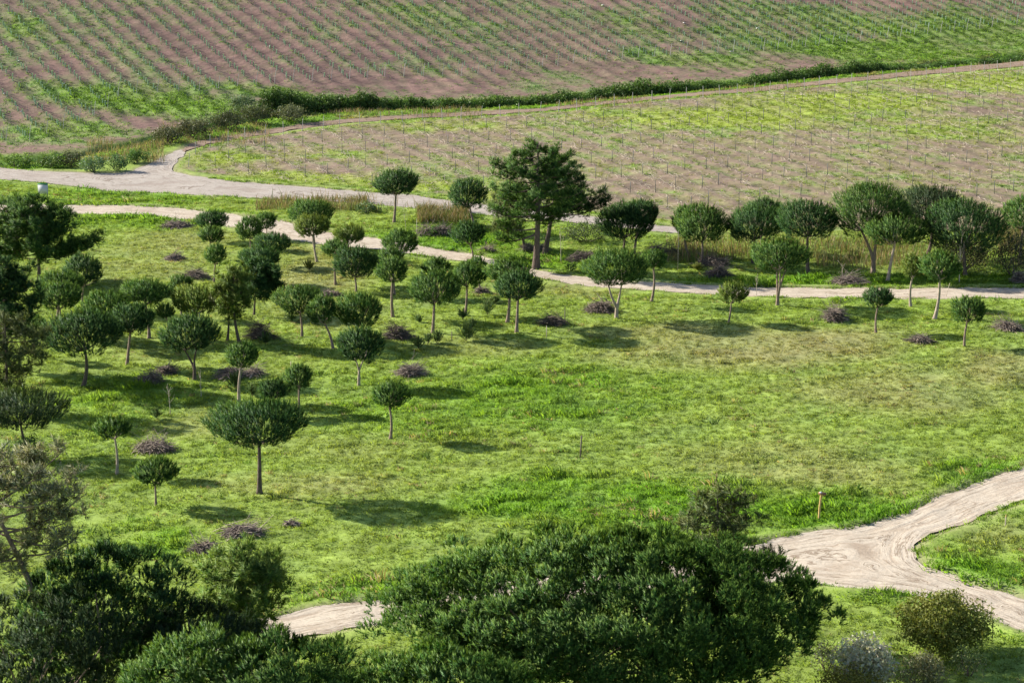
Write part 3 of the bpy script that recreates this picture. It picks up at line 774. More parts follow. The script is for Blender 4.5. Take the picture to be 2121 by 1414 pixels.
def open_pine(bx, by, x0, x1, y0, y1, label, hue='o', seed=0, dep=0.9, lo=0.30, nl=26, bark='bark_dark', group='open maritime pines', dens=1.0, lean=None, r=None, top=1.0, cl=1.0, name='maritime_pine', dead=0, bushy=1.0, bend=0.03, extra=()):
    """pine with a through trunk, tiered limbs and starry needle clusters with gaps"""
    g = np.random.default_rng(5000 + seed)
    p, s, a, b, cz, cx, zc = dims(bx, by, x0, x1, y0, y1, dep)
    root = thing(name, p, label, 'pine tree', group)
    Ht = zc + cz * 0.92
    r0 = r or max(0.07, 0.022 * Ht)
    tp = np.array([cx * 0.8, 0, Ht * top])
    pth = curve_path((0, 0, -0.2), tp, g, bend, 12)
    if lean is not None:
        t = np.linspace(0, 1, 12); pth[:, 0] += lean[0] * np.sin(t * math.pi * lean[1])
    rad0, rad1 = r0, r0 * 0.22
    trunk_obj(root, pth, rad0, rad1, bark, 8)
    C = np.array([cx, 0, zc])
    cl_c, cl_n = [], []
    tw = []
    for i in range(nl + len(extra)):
        if i < nl:
            hf = lo + (0.98 - lo) * ((i + g.uniform(0, 0.9)) / nl) ** 0.9
            h = np.array([np.interp(hf, np.linspace(0, 1, 12), pth[:, q]) for q in range(3)])
            az = i * 2.399963 + g.uniform(-.5, .5)
            zrel = (h[2] + 0.25 * cz * 0.5 - zc) / cz
            env = math.sqrt(max(0.06, 1 - min(0.97, abs(zrel)) ** 2.2)) if zrel > 0 else math.sqrt(max(0.12, 1 - min(1, abs(zrel)) ** 3))
            ln = env * g.uniform(0.62, 1.05)
            e = np.array([cx + math.cos(az) * a * ln, math.sin(az) * b * ln, h[2] + g.uniform(0.05, 0.42) * cz * (0.5 if zrel > 0.4 else 0.8) * ln])
        else:
            hf, ex, ey, ez = extra[i - nl]
            h = np.array([np.interp(hf, np.linspace(0, 1, 12), pth[:, q]) for q in range(3)])
            e = np.array([ex, ey, ez]); ln = 1.0; zrel = 0
        lp = curve_path(h, e, g, 0.07, 7, up=-0.10)
        L = np.linalg.norm(e - h)
        rr = r0 * (0.34 - 0.15 * hf) * min(1.2, 0.5 + L / (a + 1e-6) * 0.7)
        V, F = tube(lp, np.linspace(rr, rr * 0.3, 7), 5)
        link('limb', make_mesh('limb', V, F, M[bark], smooth=True), root)
        if i < dead: continue
        nc = max(3, int(bushy * 3.6 * L / cl))
        for q in range(nc):
            t = 0.32 + 0.68 * ((q + g.uniform(0, 1)) / nc)
            bp = np.array([np.interp(t, np.linspace(0, 1, 7), lp[:, w]) for w in range(3)])
            sp = 0.34 * cl * (0.5 + 1.0 * (1 - t))
            off = g.normal(0, 1, 3) * np.array([1, 1, 0.55]) * sp; off[2] = off[2] + 0.22 * cl
            cl_c.append(bp + off); tw.append((bp, bp + off))
    cl_c = np.array(cl_c)
    parts = []
    for (u_, v_) in tw:
        parts.append(tube(np.stack([u_, (u_ + v_) / 2 + g.normal(0, .04, 3), v_]), np.array([r0 * .03, r0 * .025, r0 * .02]) + 0.006, 3))
    V, F = join(parts)
    link('twigs', make_mesh('twigs', V, F, M[bark]), root)
    ns = max(6, int(13 * dens))
    nk = len(cl_c)
    q = nrm(g.normal(0, 1, (nk, ns, 3)) + np.array([0, 0, 0.35]))
    pos = (cl_c[:, None, :] + q * 0.16 * cl * g.uniform(0.2, 1.6, (nk, ns, 1))).reshape(-1, 3)
    D = nrm(q * 0.8 + np.array([0, 0, 0.45]) + g.normal(0, .2, (nk, ns, 3))).reshape(-1, 3)
    L = 0.30 * cl ** 0.6 * g.uniform(0.6, 1.3, len(pos))
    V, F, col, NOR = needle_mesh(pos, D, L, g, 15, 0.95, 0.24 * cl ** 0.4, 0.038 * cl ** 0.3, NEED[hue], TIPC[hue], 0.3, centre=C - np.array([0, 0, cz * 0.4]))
    link('crown', make_mesh('crown', V, F, M['needles'], col=col, nor=NOR), root)
    return root

def leaf_cloud(g, cc, cr, n, size, base, vary=0.25, up=0.3, flat=1.0):
    """leaves (diamonds) spread in clumps of centre cc, radius cr"""
    nk = len(cc)
    q = nrm(g.normal(0, 1, (nk, n, 3)) + np.array([0, 0, up]))
    P = cc[:, None, :] + q * (cr[:, None, None] * g.uniform(0.55, 1.1, (nk, n, 1))) * np.array([1, 1, flat])
    P = P.reshape(-1, 3); q = q.reshape(-1, 3)
    nn = nrm(q + g.normal(0, 0.7, q.shape))
    t = nrm(np.cross(nn, g.normal(0, 1, q.shape))); u = np.cross(nn, t)
    sz = size * g.uniform(0.6, 1.3, (len(P), 1))
    V = np.stack([P - t * sz * 0.5, P + u * sz * 0.26, P + t * sz * 0.5, P - u * sz * 0.26], 1).reshape(-1, 3)
    F = np.arange(len(V)).reshape(-1, 4)
    c = base[None] * g.uniform(1 - vary, 1 + vary, (len(P), 1)) * np.stack([g.uniform(.85, 1.2, len(P)), np.ones(len(P)), g.uniform(.8, 1.2, len(P))], -1)
    return V, F, np.repeat(c, 4, 0)

def bush(name, bx, by, w, h, label, base, group=None, seed=0, leaf=0.12, dens=1.0, dep=0.9, wm=None, top=None, tall=1.0, loc=None):
    g = np.random.default_rng(9000 + seed)
    if loc is None:
        p, s, a_ = GS(bx, by)
        W_, H_ = w / s, h / s / math.cos(a_)
    else:
        p, W_, H_ = loc, w, h
    H_ = max(H_, 0.25)
    root = thing(name, p, label, 'shrub', group)
    a, b, c = W_ / 2, W_ / 2 * dep, H_ * 0.55
    nk = int(np.clip(10 + 6 * W_ * H_, 10, 90))
    d = nrm(g.normal(0, 1, (nk, 3)) + np.array([0, 0, 0.55])); d[:, 2] = np.abs(d[:, 2]) * np.where(g.uniform(0, 1, nk) < 0.2, -0.6, 1)
    cr = np.full(nk, 0.34 * (W_ * H_) ** 0.5) * g.uniform(0.6, 1.1, nk) * (14 / nk) ** 0.28
    cc = np.array([0, 0, H_ * 0.42]) + d * np.array([a, b, c]) * g.uniform(0.45, 0.95, (nk, 1))
    cc[:, 2] = np.maximum(cc[:, 2], cr * 0.3)
    n = int(dens * 26 * W_ * (W_ + 2 * H_) / leaf ** 1.1 / nk * 0.35) + 12
    V, F, col = leaf_cloud(g, cc, cr, n, leaf, base)
    V[:, 2] = np.maximum(V[:, 2], 0.0)
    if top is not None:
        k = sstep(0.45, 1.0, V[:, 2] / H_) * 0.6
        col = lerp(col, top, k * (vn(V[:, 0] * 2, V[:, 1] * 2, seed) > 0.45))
    link('foliage', make_mesh('foliage', V, F, M['leaves'], col=col), root)
    for j in range(4):
        e = cc[g.integers(nk)]
        Vt, Ft = tube(curve_path((0, 0, -0.1), e, g, 0.08, 5), np.linspace(0.03, 0.012, 5) * (0.7 + 0.3 * W_), 4)
        link('stem', make_mesh('stem', Vt, Ft, M['bark_dark']), root)
    return root

def broom(bx, by, w, h, label, seed, base=np.array([0.10, 0.17, 0.065])):
    """small upright shrub of green shoots"""
    g = np.random.default_rng(12000 + seed)
    p, s, a_ = GS(bx, by)
    W_, H_ = w / s, h / s / math.cos(a_)
    root = thing('small_shrub', p, label, 'shrub', 'small green shrubs in the meadow')
    S = int(110 * max(0.6, W_))
    an = g.uniform(0, 6.28, S); ti = g.uniform(0, 1, S) ** 0.7
    D = nrm(np.stack([np.cos(an) * ti * W_ * 0.62, np.sin(an) * ti * W_ * 0.62, H_ * (1.05 - 0.5 * ti ** 2)], -1))
    L0 = g.uniform(0.15, 0.95, S) * H_ * 0.8
    P = D * L0[:, None] * np.array([1, 1, 1])
    L = np.full(S, H_ * 0.34) * g.uniform(.7, 1.2, S)
    V, F, col, NOR = needle_mesh(P, D, L, g, 16, 0.55, 0.14, 0.034, base, np.array([0.19, 0.25, 0.10]), 0.25)
    link('foliage', make_mesh('foliage', V, F, M['leaves'], col=col, nor=NOR), root)
    for j in range(4):
        Vt, Ft = tube(np.stack([[0, 0, -0.05], D[j] * H_ * 0.5]), [0.018, 0.008], 4)
        link('stem', make_mesh('stem', Vt, Ft, M['bark_dark']), root)
    return root

def brush_pile(bx, by, w, h, label, seed, tone=1.0, dens=1.0):
    g = np.random.default_rng(15000 + seed)
    p, s, a_ = GS(bx, by)
    W_, H_ = w / s * 0.95, max(0.35, h / s / math.cos(a_) * 0.85)
    dp = W_ * 0.62
    n = int((130 + 75 * W_) * dens)
    parts, cols = [], []
    main = g.uniform(0, math.pi)
    lobes = [(g.uniform(-.24, .24) * W_, g.uniform(-.12, .12) * dp, g.uniform(0.6, 1.15)) for _ in range(3)]
    for i in range(n):
        r = g.uniform(0, 1) ** 0.6; an = g.uniform(0, 6.28)
        lb = lobes[g.integers(3)]
        cx, cy = lb[0] + math.cos(an) * r * W_ * 0.27 * lb[2], lb[1] + math.sin(an) * r * dp * 0.30 * lb[2]
        hh = 0.75 * H_ * max(0.08, 1 - r ** 2.6) * (0.45 + 1.0 * vn(cx * 1.6 + seed, cy * 1.6, seed))
        z = hh * g.uniform(0.25, 1.0)
        az = main + g.normal(0, 0.8); L = g.uniform(0.35, 1.35) * min(1.6, 0.4 + W_ * 0.4)
        tilt = g.normal(0, 0.22) - 0.25 * r * (1 if math.cos(az - an) > 0 else -1)
        if g.uniform() < 0.10: tilt = g.uniform(0.2, 0.9); z = hh; L *= 1.3
        d = np.array([math.cos(az) * math.cos(tilt), math.sin(az) * math.cos(tilt), math.sin(tilt)])
        c0 = np.array([cx, cy, z]); A = c0 - d * L / 2; B = c0 + d * L / 2
        A[2] = max(A[2], 0.02); B[2] = max(B[2], 0.02)
        rr = g.uniform(0.008, 0.022) * (1.7 if g.uniform() < 0.12 else 1)
        mid = (A + B) / 2 + g.normal(0, 0.06, 3); mid[2] = max(mid[2], 0.03)
        V, F = tube(np.stack([A, mid, B]), [rr, rr * 0.8, rr * 0.45], 3)
        parts.append((V, F))
        cb = np.array([0.215, 0.175, 0.155]) * g.uniform(0.5, 1.5) * tone
        if g.uniform() < 0.15: cb = np.array([0.46, 0.38, 0.31]) * tone
        cols.append(np.repeat(cb[None], len(V), 0))
    V, F = join(parts)
    o = link('brush_pile', make_mesh('brush_pile', V, F, M['stick'], col=np.vstack(cols)), None, p)
    return tag(o, label, 'brush pile', 'piles of cut pine branches')

# ------------------------------------------------------------------ TREES (surveyed base, crown extents in photo pixels)
print('trees')
SP = [
 # bx, by, x0, x1, y0, y1, label, hue, fork
 (170, 640, 133, 218, 532, 606, 'dark round stone pine on the far left, right of the bare maritime trunk', 'd', 1),
 (118, 658, 74, 176, 562, 622, 'stone pine half hidden between two crowns on the far left', 'g', 1),
 (126, 692, 79, 174, 587, 652, 'pale green stone pine in front of two darker crowns, far left', 'g', 1),
 (309, 700, 254, 351, 577, 643, 'stone pine standing alone left of centre with flat dome, trunk behind shade', 'g', 1),
 (216, 712, 170, 272, 606, 668, 'stone pine crown peeping out behind the big dark left pine', 'g', 1),
 (263, 755, 226, 323, 629, 704, 'stone pine with pale trunk touching right side of the big left pine', 'd', 1),
 (171, 800, 97, 262, 638, 748, 'largest dark stone pine of the left group with thick dark trunk', 'd', 1),
 (75, 738, 44, 102, 654, 708, 'small stone pine with thin trunk at the far left, beside dark pine', 'g', 1),
 (375, 655, 348, 402, 573, 612, 'small stone pine crown peeking behind the pale bushy pine', 'g', 1),
 (402, 700, 356, 466, 590, 664, 'pale bushy stone pine behind the forked pine, left of centre', 'y', 1),
 (344, 708, 326, 366, 630, 664, 'little low stone pine left of the pale bushy pine', 'g', 1),
 (403, 787, 332, 461, 654, 742, 'wide stone pine on a forked trunk beside two brush piles', 'd', 2),
 (437, 500, 401, 476, 438, 480, 'round stone pine in front of the sandy track, left end', 'd', 1),
 (437, 535, 411, 464, 470, 510, 'middle crown of three stacked small stone pines near the track', 'g', 1),
 (443, 585, 424, 472, 507, 557, 'lowest of three stacked small stone pines, slim bare trunk', 'g', 1),
 (520, 515, 489, 546, 449, 506, 'small pale stone pine on the edge of the sandy track, left', 'g', 1),
 (552, 497, 529, 578, 441, 481, 'small stone pine behind another, against the sandy track bend', 'g', 1),
 (566, 552, 528, 601, 484, 530, 'topmost of three overlapping dark stone pines left of centre', 'd', 1),
 (542, 590, 497, 586, 511, 564, 'middle of three overlapping dark stone pines left of centre', 'd', 1),
 (651, 513, 600, 696, 414, 472, 'tall pale stone pine rising across the sandy track', 'g', 1),
 (657, 541, 612, 683, 446, 498, 'yellowish stone pine overlapping the tall pale one by the track', 'y', 1),
 (724, 534, 686, 758, 466, 514, 'small stone pine right at the sandy track, left of centre', 'y', 1),
 (832, 548, 791, 869, 476, 535, 'round stone pine on the sandy track edge near centre', 'g', 1),
 (695, 588, 667, 722, 497, 536, 'small stone pine behind a broad crown, dark slim trunk', 'g', 1),
 (737, 604, 687, 783, 512, 588, 'broad stone pine with dense crown just below the sandy track', 'd', 1),
 (817, 612, 789, 842, 514, 552, 'small stone pine crown hidden behind a taller slim pine, centre left', 'g', 1),
 (814, 656, 779, 849, 532, 596, 'slim tall stone pine with long straight pale trunk, centre left', 'g', 1),
 (625, 698, 572, 671, 591, 660, 'stone pine with spreading low limbs right of a brush pile', 'g', 1),
 (690, 722, 636, 702, 612, 682, 'stone pine with dark bare trunk left of a rounded dense pine', 'g', 1),
 (742, 712, 690, 794, 604, 690, 'rounded dense stone pine behind the forked one, centre left', 'g', 1),
 (743, 797, 696, 796, 679, 758, 'round stone pine on a twin trunk left of a brush pile', 'd', 2),
 (896, 689, 844, 957, 560, 645, 'broad stone pine with sturdy curved trunk near centre', 'g', 1),
 (906, 615, 872, 934, 534, 578, 'stone pine crown behind the broad central one', 'g', 1),
 (963, 652, 929, 1007, 543, 606, 'stone pine with straight trunk right of the broad central pine', 'g', 1),
 (995, 607, 968, 1008, 533, 566, 'tiny stone pine crown above the track edge near centre', 'g', 1),
 (1050, 668, 1005, 1102, 536, 596, 'stone pine crown behind the central twin, below the tall pine', 'g', 1),
 (1070, 688, 1021, 1126, 558, 634, 'stone pine in front below the tall maritime pine', 'd', 1),
 (816, 460, 774, 869, 354, 414, 'lone stone pine with curved trunk in front of the gravel road', 'd', 1),
 (985, 478, 930, 1012, 370, 444, 'stone pine left of the tall maritime pine by the gravel road', 'd', 1),
 (980, 537, 934, 1010, 460, 516, 'small stone pine between the two roads left of the tall pine', 'd', 1),
 (1290, 522, 1238, 1352, 424, 506, 'dark stone pine right of the tall pine, front of a pair', 'd', 1),
 (1313, 526, 1286, 1365, 416, 474, 'dark stone pine behind another right of the tall pine', 'd', 1),
 (1277, 660, 1204, 1342, 514, 608, 'big stone pine on a forked pale trunk below the sandy track', 'g', 2),
 (1348, 625, 1324, 1382, 518, 564, 'small stone pine with slim trunk on the track edge right of the forked pine', 'g', 1),
 (1430, 532, 1389, 1444, 428, 494, 'left crown of a stone pine pair beyond the sandy track', 'g', 1),
 (1452, 546, 1404, 1503, 428, 512, 'right crown of a stone pine pair beyond the sandy track', 'g', 1),
 (1560, 545, 1503, 1624, 430, 508, 'dark stone pine right of the pair beyond the track', 'd', 1),
 (1580, 520, 1544, 1618, 416, 456, 'stone pine top showing behind the dark one beyond the track', 'd', 1),
 (1508, 668, 1483, 1546, 588, 637, 'tiny stone pine alone in front of the sandy track, right of centre', 'y', 1),
 (1610, 633, 1552, 1676, 496, 574, 'stone pine on three splayed trunks at the sandy track', 'g', 3),
 (1674, 566, 1611, 1729, 419, 504, 'dark stone pine with leaning trunk behind the three-trunked pine', 'd', 1),
 (1808, 566, 1724, 1868, 384, 496, 'tall pale-sided stone pine on forked trunk in the right group', 'g', 2),
 (1915, 535, 1860, 1992, 386, 474, 'dark stone pine at the back of the right group', 'k', 1),
 (1838, 583, 1794, 1912, 448, 514, 'flat-topped stone pine with pale leaning trunk in the right group', 'g', 1),
 (2000, 572, 1906, 2074, 418, 530, 'biggest dark stone pine in the right group behind a white sapling', 'd', 1),
 (1887, 635, 1863, 1912, 524, 588, 'slim small stone pine left of its neighbour below the right group', 'y', 1),
 (1935, 660, 1898, 1989, 520, 594, 'stone pine with pale bent trunk in front of the right track', 'g', 1),
 (1815, 688, 1786, 1848, 596, 644, 'small stone pine right of a large brush pile near right edge', 'd', 1),
 (1998, 718, 1962, 2041, 616, 679, 'small round stone pine nearest the right edge in the meadow', 'g', 1),
 (2112, 548, 2074, 2160, 408, 486, 'stone pine cut by the right edge of the picture', 'g', 1),
 (64, 945, -50, 136, 806, 900, 'dark stone pine at the left edge above the foreground pine', 'k', 1),
 (241, 982, 202, 279, 864, 918, 'young stone pine with thin pale trunk beside a long brush pile', 'g', 1),
 (323, 1046, 274, 372, 948, 1014, 'short young stone pine nearest the left foreground in open grass', 'g', 1),
 (496, 831, 466, 539, 710, 772, 'young stone pine with slim pale trunk left of the umbrella pine', 'g', 1),
 (537, 1022, 438, 642, 828, 940, 'wide umbrella-shaped stone pine casting a big oval shadow', 'd', 1),
 (566, 862, 536, 597, 787, 834, 'little stone pine crown just behind the umbrella pine', 'd', 1),
 (621, 854, 589, 652, 755, 814, 'young stone pine with straight trunk right of the umbrella pine', 'g', 1),
 (808, 907, 767, 847, 793, 854, 'lone young stone pine with straight trunk in open meadow', 'g', 1),
]
for i, (bx, by, x0, x1, y0, y1, lab, hue, fork) in enumerate(SP):
    bark = 'bark_dark' if hue in 'kd' and (x1 - x0) > 110 else 'bark'
    if bx in (241, 496, 657, 1277, 1838, 1935, 1887, 743): bark = 'bark_pale'
    if bx > 1200 and by < 590:                      # the big dark row beyond the sandy track
        e = 0.05 * (x1 - x0); x0 -= e; x1 += e; y0 -= 3; y1 += 5
    stone_pine(bx, by, x0, x1, y0, y1, lab, hue, fork, seed=i, bark=bark)

open_pine(80, 585, -70, 184, 408, 570, 'large maritime pine at the upper left edge with long bare trunk', 'f', 1, lo=0.30, nl=46, dens=1.2, dep=0.8, extra=((0.33, 5.2, -0.5, 3.8), (0.36, 4.0, 0.8, 3.0)))
open_pine(497, 711, 444, 532, 555, 645, 'yellowish maritime pine with thin dark trunk behind a brush pile', 'y', 2, lo=0.38, nl=22, dens=1.1, cl=0.8)
open_pine(526, 652, 494, 584, 546, 624, 'dark maritime pine with dense crown behind the yellowish one', 'd', 3, lo=0.35, nl=26, dens=1.5, cl=0.85)
open_pine(470, 706, 442, 500, 585, 655, 'thin pale maritime pine left of the yellowish one', 'o', 14, lo=0.4, nl=12, dens=1.0, cl=0.7)
open_pine(1110, 556, 1006, 1222, 294, 470, 'tallest maritime pine in the middle, broad tiered crown above both roads', 'f', 4, lo=0.38, nl=44, dens=1.0, dep=0.85, r=0.27, bushy=0.72, cl=0.85, bend=0.010, extra=((0.40, 4.6, -0.6, 6.2), (0.30, -3.4, -0.5, 2.6), (0.34, -3.0, 0.6, 3.6)))
open_pine(1127, 527, 1080, 1240, 340, 470, 'dark maritime pine close behind the tallest one with arching branch', 'd', 5, lo=0.44, nl=18, dens=1.0, dep=0.7, r=0.22, bend=0.010, extra=((0.46, 5.6, 0.0, 4.8), (0.48, 5.0, 0.4, 5.2)))
open_pine(1088, 515, 1006, 1090, 395, 505, 'scraggly olive maritime pine left of the tallest trunk', 'o', 6, lo=0.22, nl=20, dens=0.8, dep=0.8, r=0.13)
open_pine(18, 760, -80, 98, 540, 700, 'dark maritime pine cut by the left edge, middle height', 'd', 7, lo=0.30, nl=30, dens=1.5, dep=0.8)
open_pine(10, 850, -70, 112, 655, 800, 'scraggly grey-green maritime pine at the left edge above the dark shrub', 'o', 8, lo=0.2, nl=24, dens=0.9, dep=0.8)
# foreground trees
open_pine(20, 1500, -150, 190, 935, 1190, 'pale silvery maritime pine with crooked trunk at the lower left edge', 's', 9, lo=0.56, nl=24, dens=0.9, dep=0.7, r=0.22, bark='bark', lean=(0.9, 1.6), cl=1.0, bushy=0.85, extra=((0.62, 3.3, 0, 8.6), (0.70, 3.6, .4, 10.4), (0.75, 3.5, -.5, 11.8), (0.80, 3.0, .2, 12.6)))
open_pine(508, 1400, 396, 624, 1128, 1310, 'young maritime pine with bright green whorled branches, lower left', 'b', 10, lo=0.14, nl=34, dens=1.3, dep=0.8, cl=1.0, r=0.11, bark='bark')
open_pine(1484, 1330, 1385, 1570, 1020, 1190, 'slender maritime pine top rising behind the big central pine', 'o', 11, lo=0.45, nl=20, dens=0.9, dep=0.8, cl=0.95, r=0.12, extra=((0.5, 2.9, -.2, 4.4), (0.45, 2.6, .3, 3.9)))
fg = 'foreground pines'
stone_pine(215, 1500, 40, 395, 1135, 1440, 'dark foreground stone pine with exposed limbs at lower left', 'd', 1, 0.8, 201, 'bark', 0.9, fg, big=2.5)  # dark needle hue: the corner's deep shade is put into the colour
stone_pine(60, 1600, -120, 300, 1250, 1560, 'shaded grey-green pine crown in the bottom left corner', 'k', 1, 0.7, 207, 'bark', 0.8, fg, big=1.6)  # darker, greyer needles also carry painted shade of this corner
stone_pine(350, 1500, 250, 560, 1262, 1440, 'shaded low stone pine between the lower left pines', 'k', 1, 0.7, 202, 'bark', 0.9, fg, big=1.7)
stone_pine(470, 1390, 408, 540, 1248, 1345, 'small upright stone pine beside the road end at lower left', 'g', 1, 0.8, 203, 'bark_dark', 1.0, fg)
stone_pine(500, 1640, 255, 770, 1312, 1560, 'bright green stone pine crown along the bottom edge, left of centre', 'g', 1, 0.7, 204, 'bark', 1.05, fg, big=2.5)
stone_pine(905, 1640, 690, 1130, 1338, 1560, 'bright green stone pine crown at the bottom edge, centre', 'g', 1, 0.7, 205, 'bark', 1.05, fg, big=2.5)
stone_pine(1245, 1480, 800, 1698, 1094, 1480, 'huge spreading stone pine filling the bottom centre foreground', 'f', 3, 0.62, 206, 'bark', 1.05, fg, big=4.2)

# ------------------------------------------------------------------ SHRUBS
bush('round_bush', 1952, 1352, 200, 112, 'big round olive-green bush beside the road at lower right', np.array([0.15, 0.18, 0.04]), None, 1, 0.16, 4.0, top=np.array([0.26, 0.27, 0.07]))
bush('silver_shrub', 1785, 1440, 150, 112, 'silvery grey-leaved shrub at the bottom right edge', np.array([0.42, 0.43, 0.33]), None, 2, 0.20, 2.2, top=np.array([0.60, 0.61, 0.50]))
bush('yellow_green_shrub', 1760, 1470, 150, 84, 'yellow-green shrub below the silvery shrub, bottom edge', np.array([0.20, 0.20, 0.045]), None, 3, 0.12, 2.0)
bush('grey_shrub', 1915, 1440, 120, 82, 'loose grey-green shrub at the bottom edge right of the silvery one', np.array([0.16, 0.17, 0.09]), None, 4, 0.12, 1.8)
bush('grey_shrub', 2008, 1400, 84, 56, 'low grey-green shrub in front of the round bush', np.array([0.17, 0.20, 0.10]), None, 5, 0.11, 0.7, top=np.array([0.22, 0.30, 0.08]))
bush('dark_shrub', 1712, 1392, 76, 56, 'dark shaded shrub left of the silvery shrub', np.array([0.10, 0.125, 0.07]), None, 6, 0.12, 0.9)
bush('dark_shrub', 60, 950, 86, 44, 'low dark shrub under the left-edge stone pine', np.array([0.06, 0.11, 0.04]), None, 7, 0.13, 1.2)
bush('dark_shrub', 2096, 572, 80, 88, 'dark grey shrub under the pine at the right edge', np.array([0.075, 0.085, 0.05]), None, 8, 0.16, 0.9)
bush('dark_shrub', 1995, 560, 150, 60, 'dark thicket behind the biggest pine of the right group', np.array([0.07, 0.08, 0.045]), None, 9, 0.16, 0.8)
bush('dark_shrub', 1215, 500, 100, 40, 'shaded grey-green shrub beyond the track right of the tallest pine', np.array([0.085, 0.12, 0.06]), None, 10, 0.14, 0.8)
bush('dark_shrub', 1184, 562, 24, 20, 'tiny dark shrub on the sandy track edge right of the tallest trunk', np.array([0.06, 0.11, 0.03]), None, 11, 0.12, 1.2)
for i, (x, y, w, h, lab) in enumerate([(966, 706, 36, 34, 'largest small green shrub, alone right of the central pines'), (1010, 651, 24, 30, 'green shrub behind the largest one, centre'), (1026, 629, 17, 16, 'smallest green shrub below the central pine crowns'),
        (959, 662, 20, 22, 'green shrub at the foot of the straight-trunked central pine'), (977, 682, 19, 22, 'green shrub just above the largest one'), (906, 711, 24, 26, 'green shrub right of a pair below the broad central pine'),
        (886, 711, 15, 18, 'tiny green shrub at the foot of the broad central pine'), (867, 723, 22, 24, 'green shrub leftmost of three below the broad central pine'), (868, 669, 15, 16, 'tiny green shrub left of the broad central trunk'),
        (605, 667, 19, 22, 'dark little shrub left of the pine with spreading low limbs'), (550, 713, 24, 24, 'green shrub in front of the brush pile with dark trunk'), (325, 868, 21, 22, 'green shrub left of a bare sapling'),
        (521, 821, 20, 24, 'bright green shrub right of the slim pale trunk'), (487, 803, 34, 32, 'darker shrub behind the slim pale trunk'), (640, 560, 22, 22, 'yellowish weed shrub by the yellowish pine'), (1445, 560, 26, 16, 'yellow-green weed clump at the foot of the pine pair')]):
    broom(x, y, w, h, lab, i, np.array([0.19, 0.22, 0.05]) if 'yellow' in lab and 'weed' in lab else np.array([0.10, 0.175, 0.065]))

# hedge of brambles along the ditch
g = np.random.default_rng(77)
hx0, hx1 = flat(556, 245)[0], flat(2200, 111)[0]
xx = hx0; k = 0
while xx < hx1:
    f = (xx - hx0) / (hx1 - hx0)
    yl = np.interp(xx, DITCH[:, 0], DITCH[:, 1]) + 2.4 + g.normal(0, 0.25)
    p = np.array([xx, yl, float(hz(xx, yl)) - 0.1])
    Hm = np.interp(f, [0, 0.2, 0.6, 1.0], [2.8, 2.5, 2.0, 1.2]) * (0.45 + 0.75 * vn(xx / 4.5, 0.3, 17)) * g.uniform(0.8, 1.15) + 0.45
    Wm = g.uniform(2.4, 4.6)
    dark = g.uniform(0.85, 1.15)
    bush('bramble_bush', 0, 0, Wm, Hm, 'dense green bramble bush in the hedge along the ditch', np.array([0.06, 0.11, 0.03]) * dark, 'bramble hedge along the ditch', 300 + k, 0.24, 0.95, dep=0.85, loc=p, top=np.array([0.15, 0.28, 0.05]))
    xx += Wm * 0.44; k += 1
for i, (x, y, w, h, colr, lab) in enumerate([
        (600, 252, 76, 34, (0.13, 0.15, 0.085), 'grey-green shrub in front of the hedge left end'), (530, 256, 70, 36, (0.085, 0.105, 0.05), 'dark shrub in the ditch left of the hedge'), (470, 268, 80, 36, (0.08, 0.095, 0.05), 'dark olive shrub further left in the ditch'),
        (400, 284, 90, 34, (0.10, 0.11, 0.06), 'olive shrub in the middle of the left ditch'), (345, 297, 70, 34, (0.10, 0.11, 0.06), 'brownish shrub at the bend of the ditch'), (500, 232, 60, 34, (0.13, 0.19, 0.10), 'pale leafy shrub on top of the ditch bank'),
        (150, 345, 60, 26, (0.07, 0.085, 0.045), 'dark shrub beside the gravel road at left'), (100, 346, 70, 20, (0.10, 0.16, 0.05), 'low green shrub by the gravel road at far left'), (30, 345, 90, 16, (0.12, 0.20, 0.05), 'low bright shrub at the left end of the gravel road'),
        (195, 356, 60, 30, (0.12, 0.20, 0.10), 'bluish-green leafy shrub at the gravel road, left of the track mouth'), (240, 354, 54, 30, (0.11, 0.19, 0.08), 'second bluish-green leafy shrub next to the track mouth'), (285, 338, 60, 24, (0.09, 0.17, 0.05), 'green shrub at the corner of the farm track'),
        (905, 488, 30, 18, (0.10, 0.19, 0.05), 'green weed shrub beside the brush pile near the tall pine'), (760, 440, 60, 16, (0.12, 0.18, 0.08), 'low grey-green shrub between the two roads')]):
    bush('ditch_shrub', x, y, w, h, lab, np.array(colr), 'shrubs along the ditch and gravel road', 400 + i, 0.2, 0.9, top=np.array(colr) * 1.5)

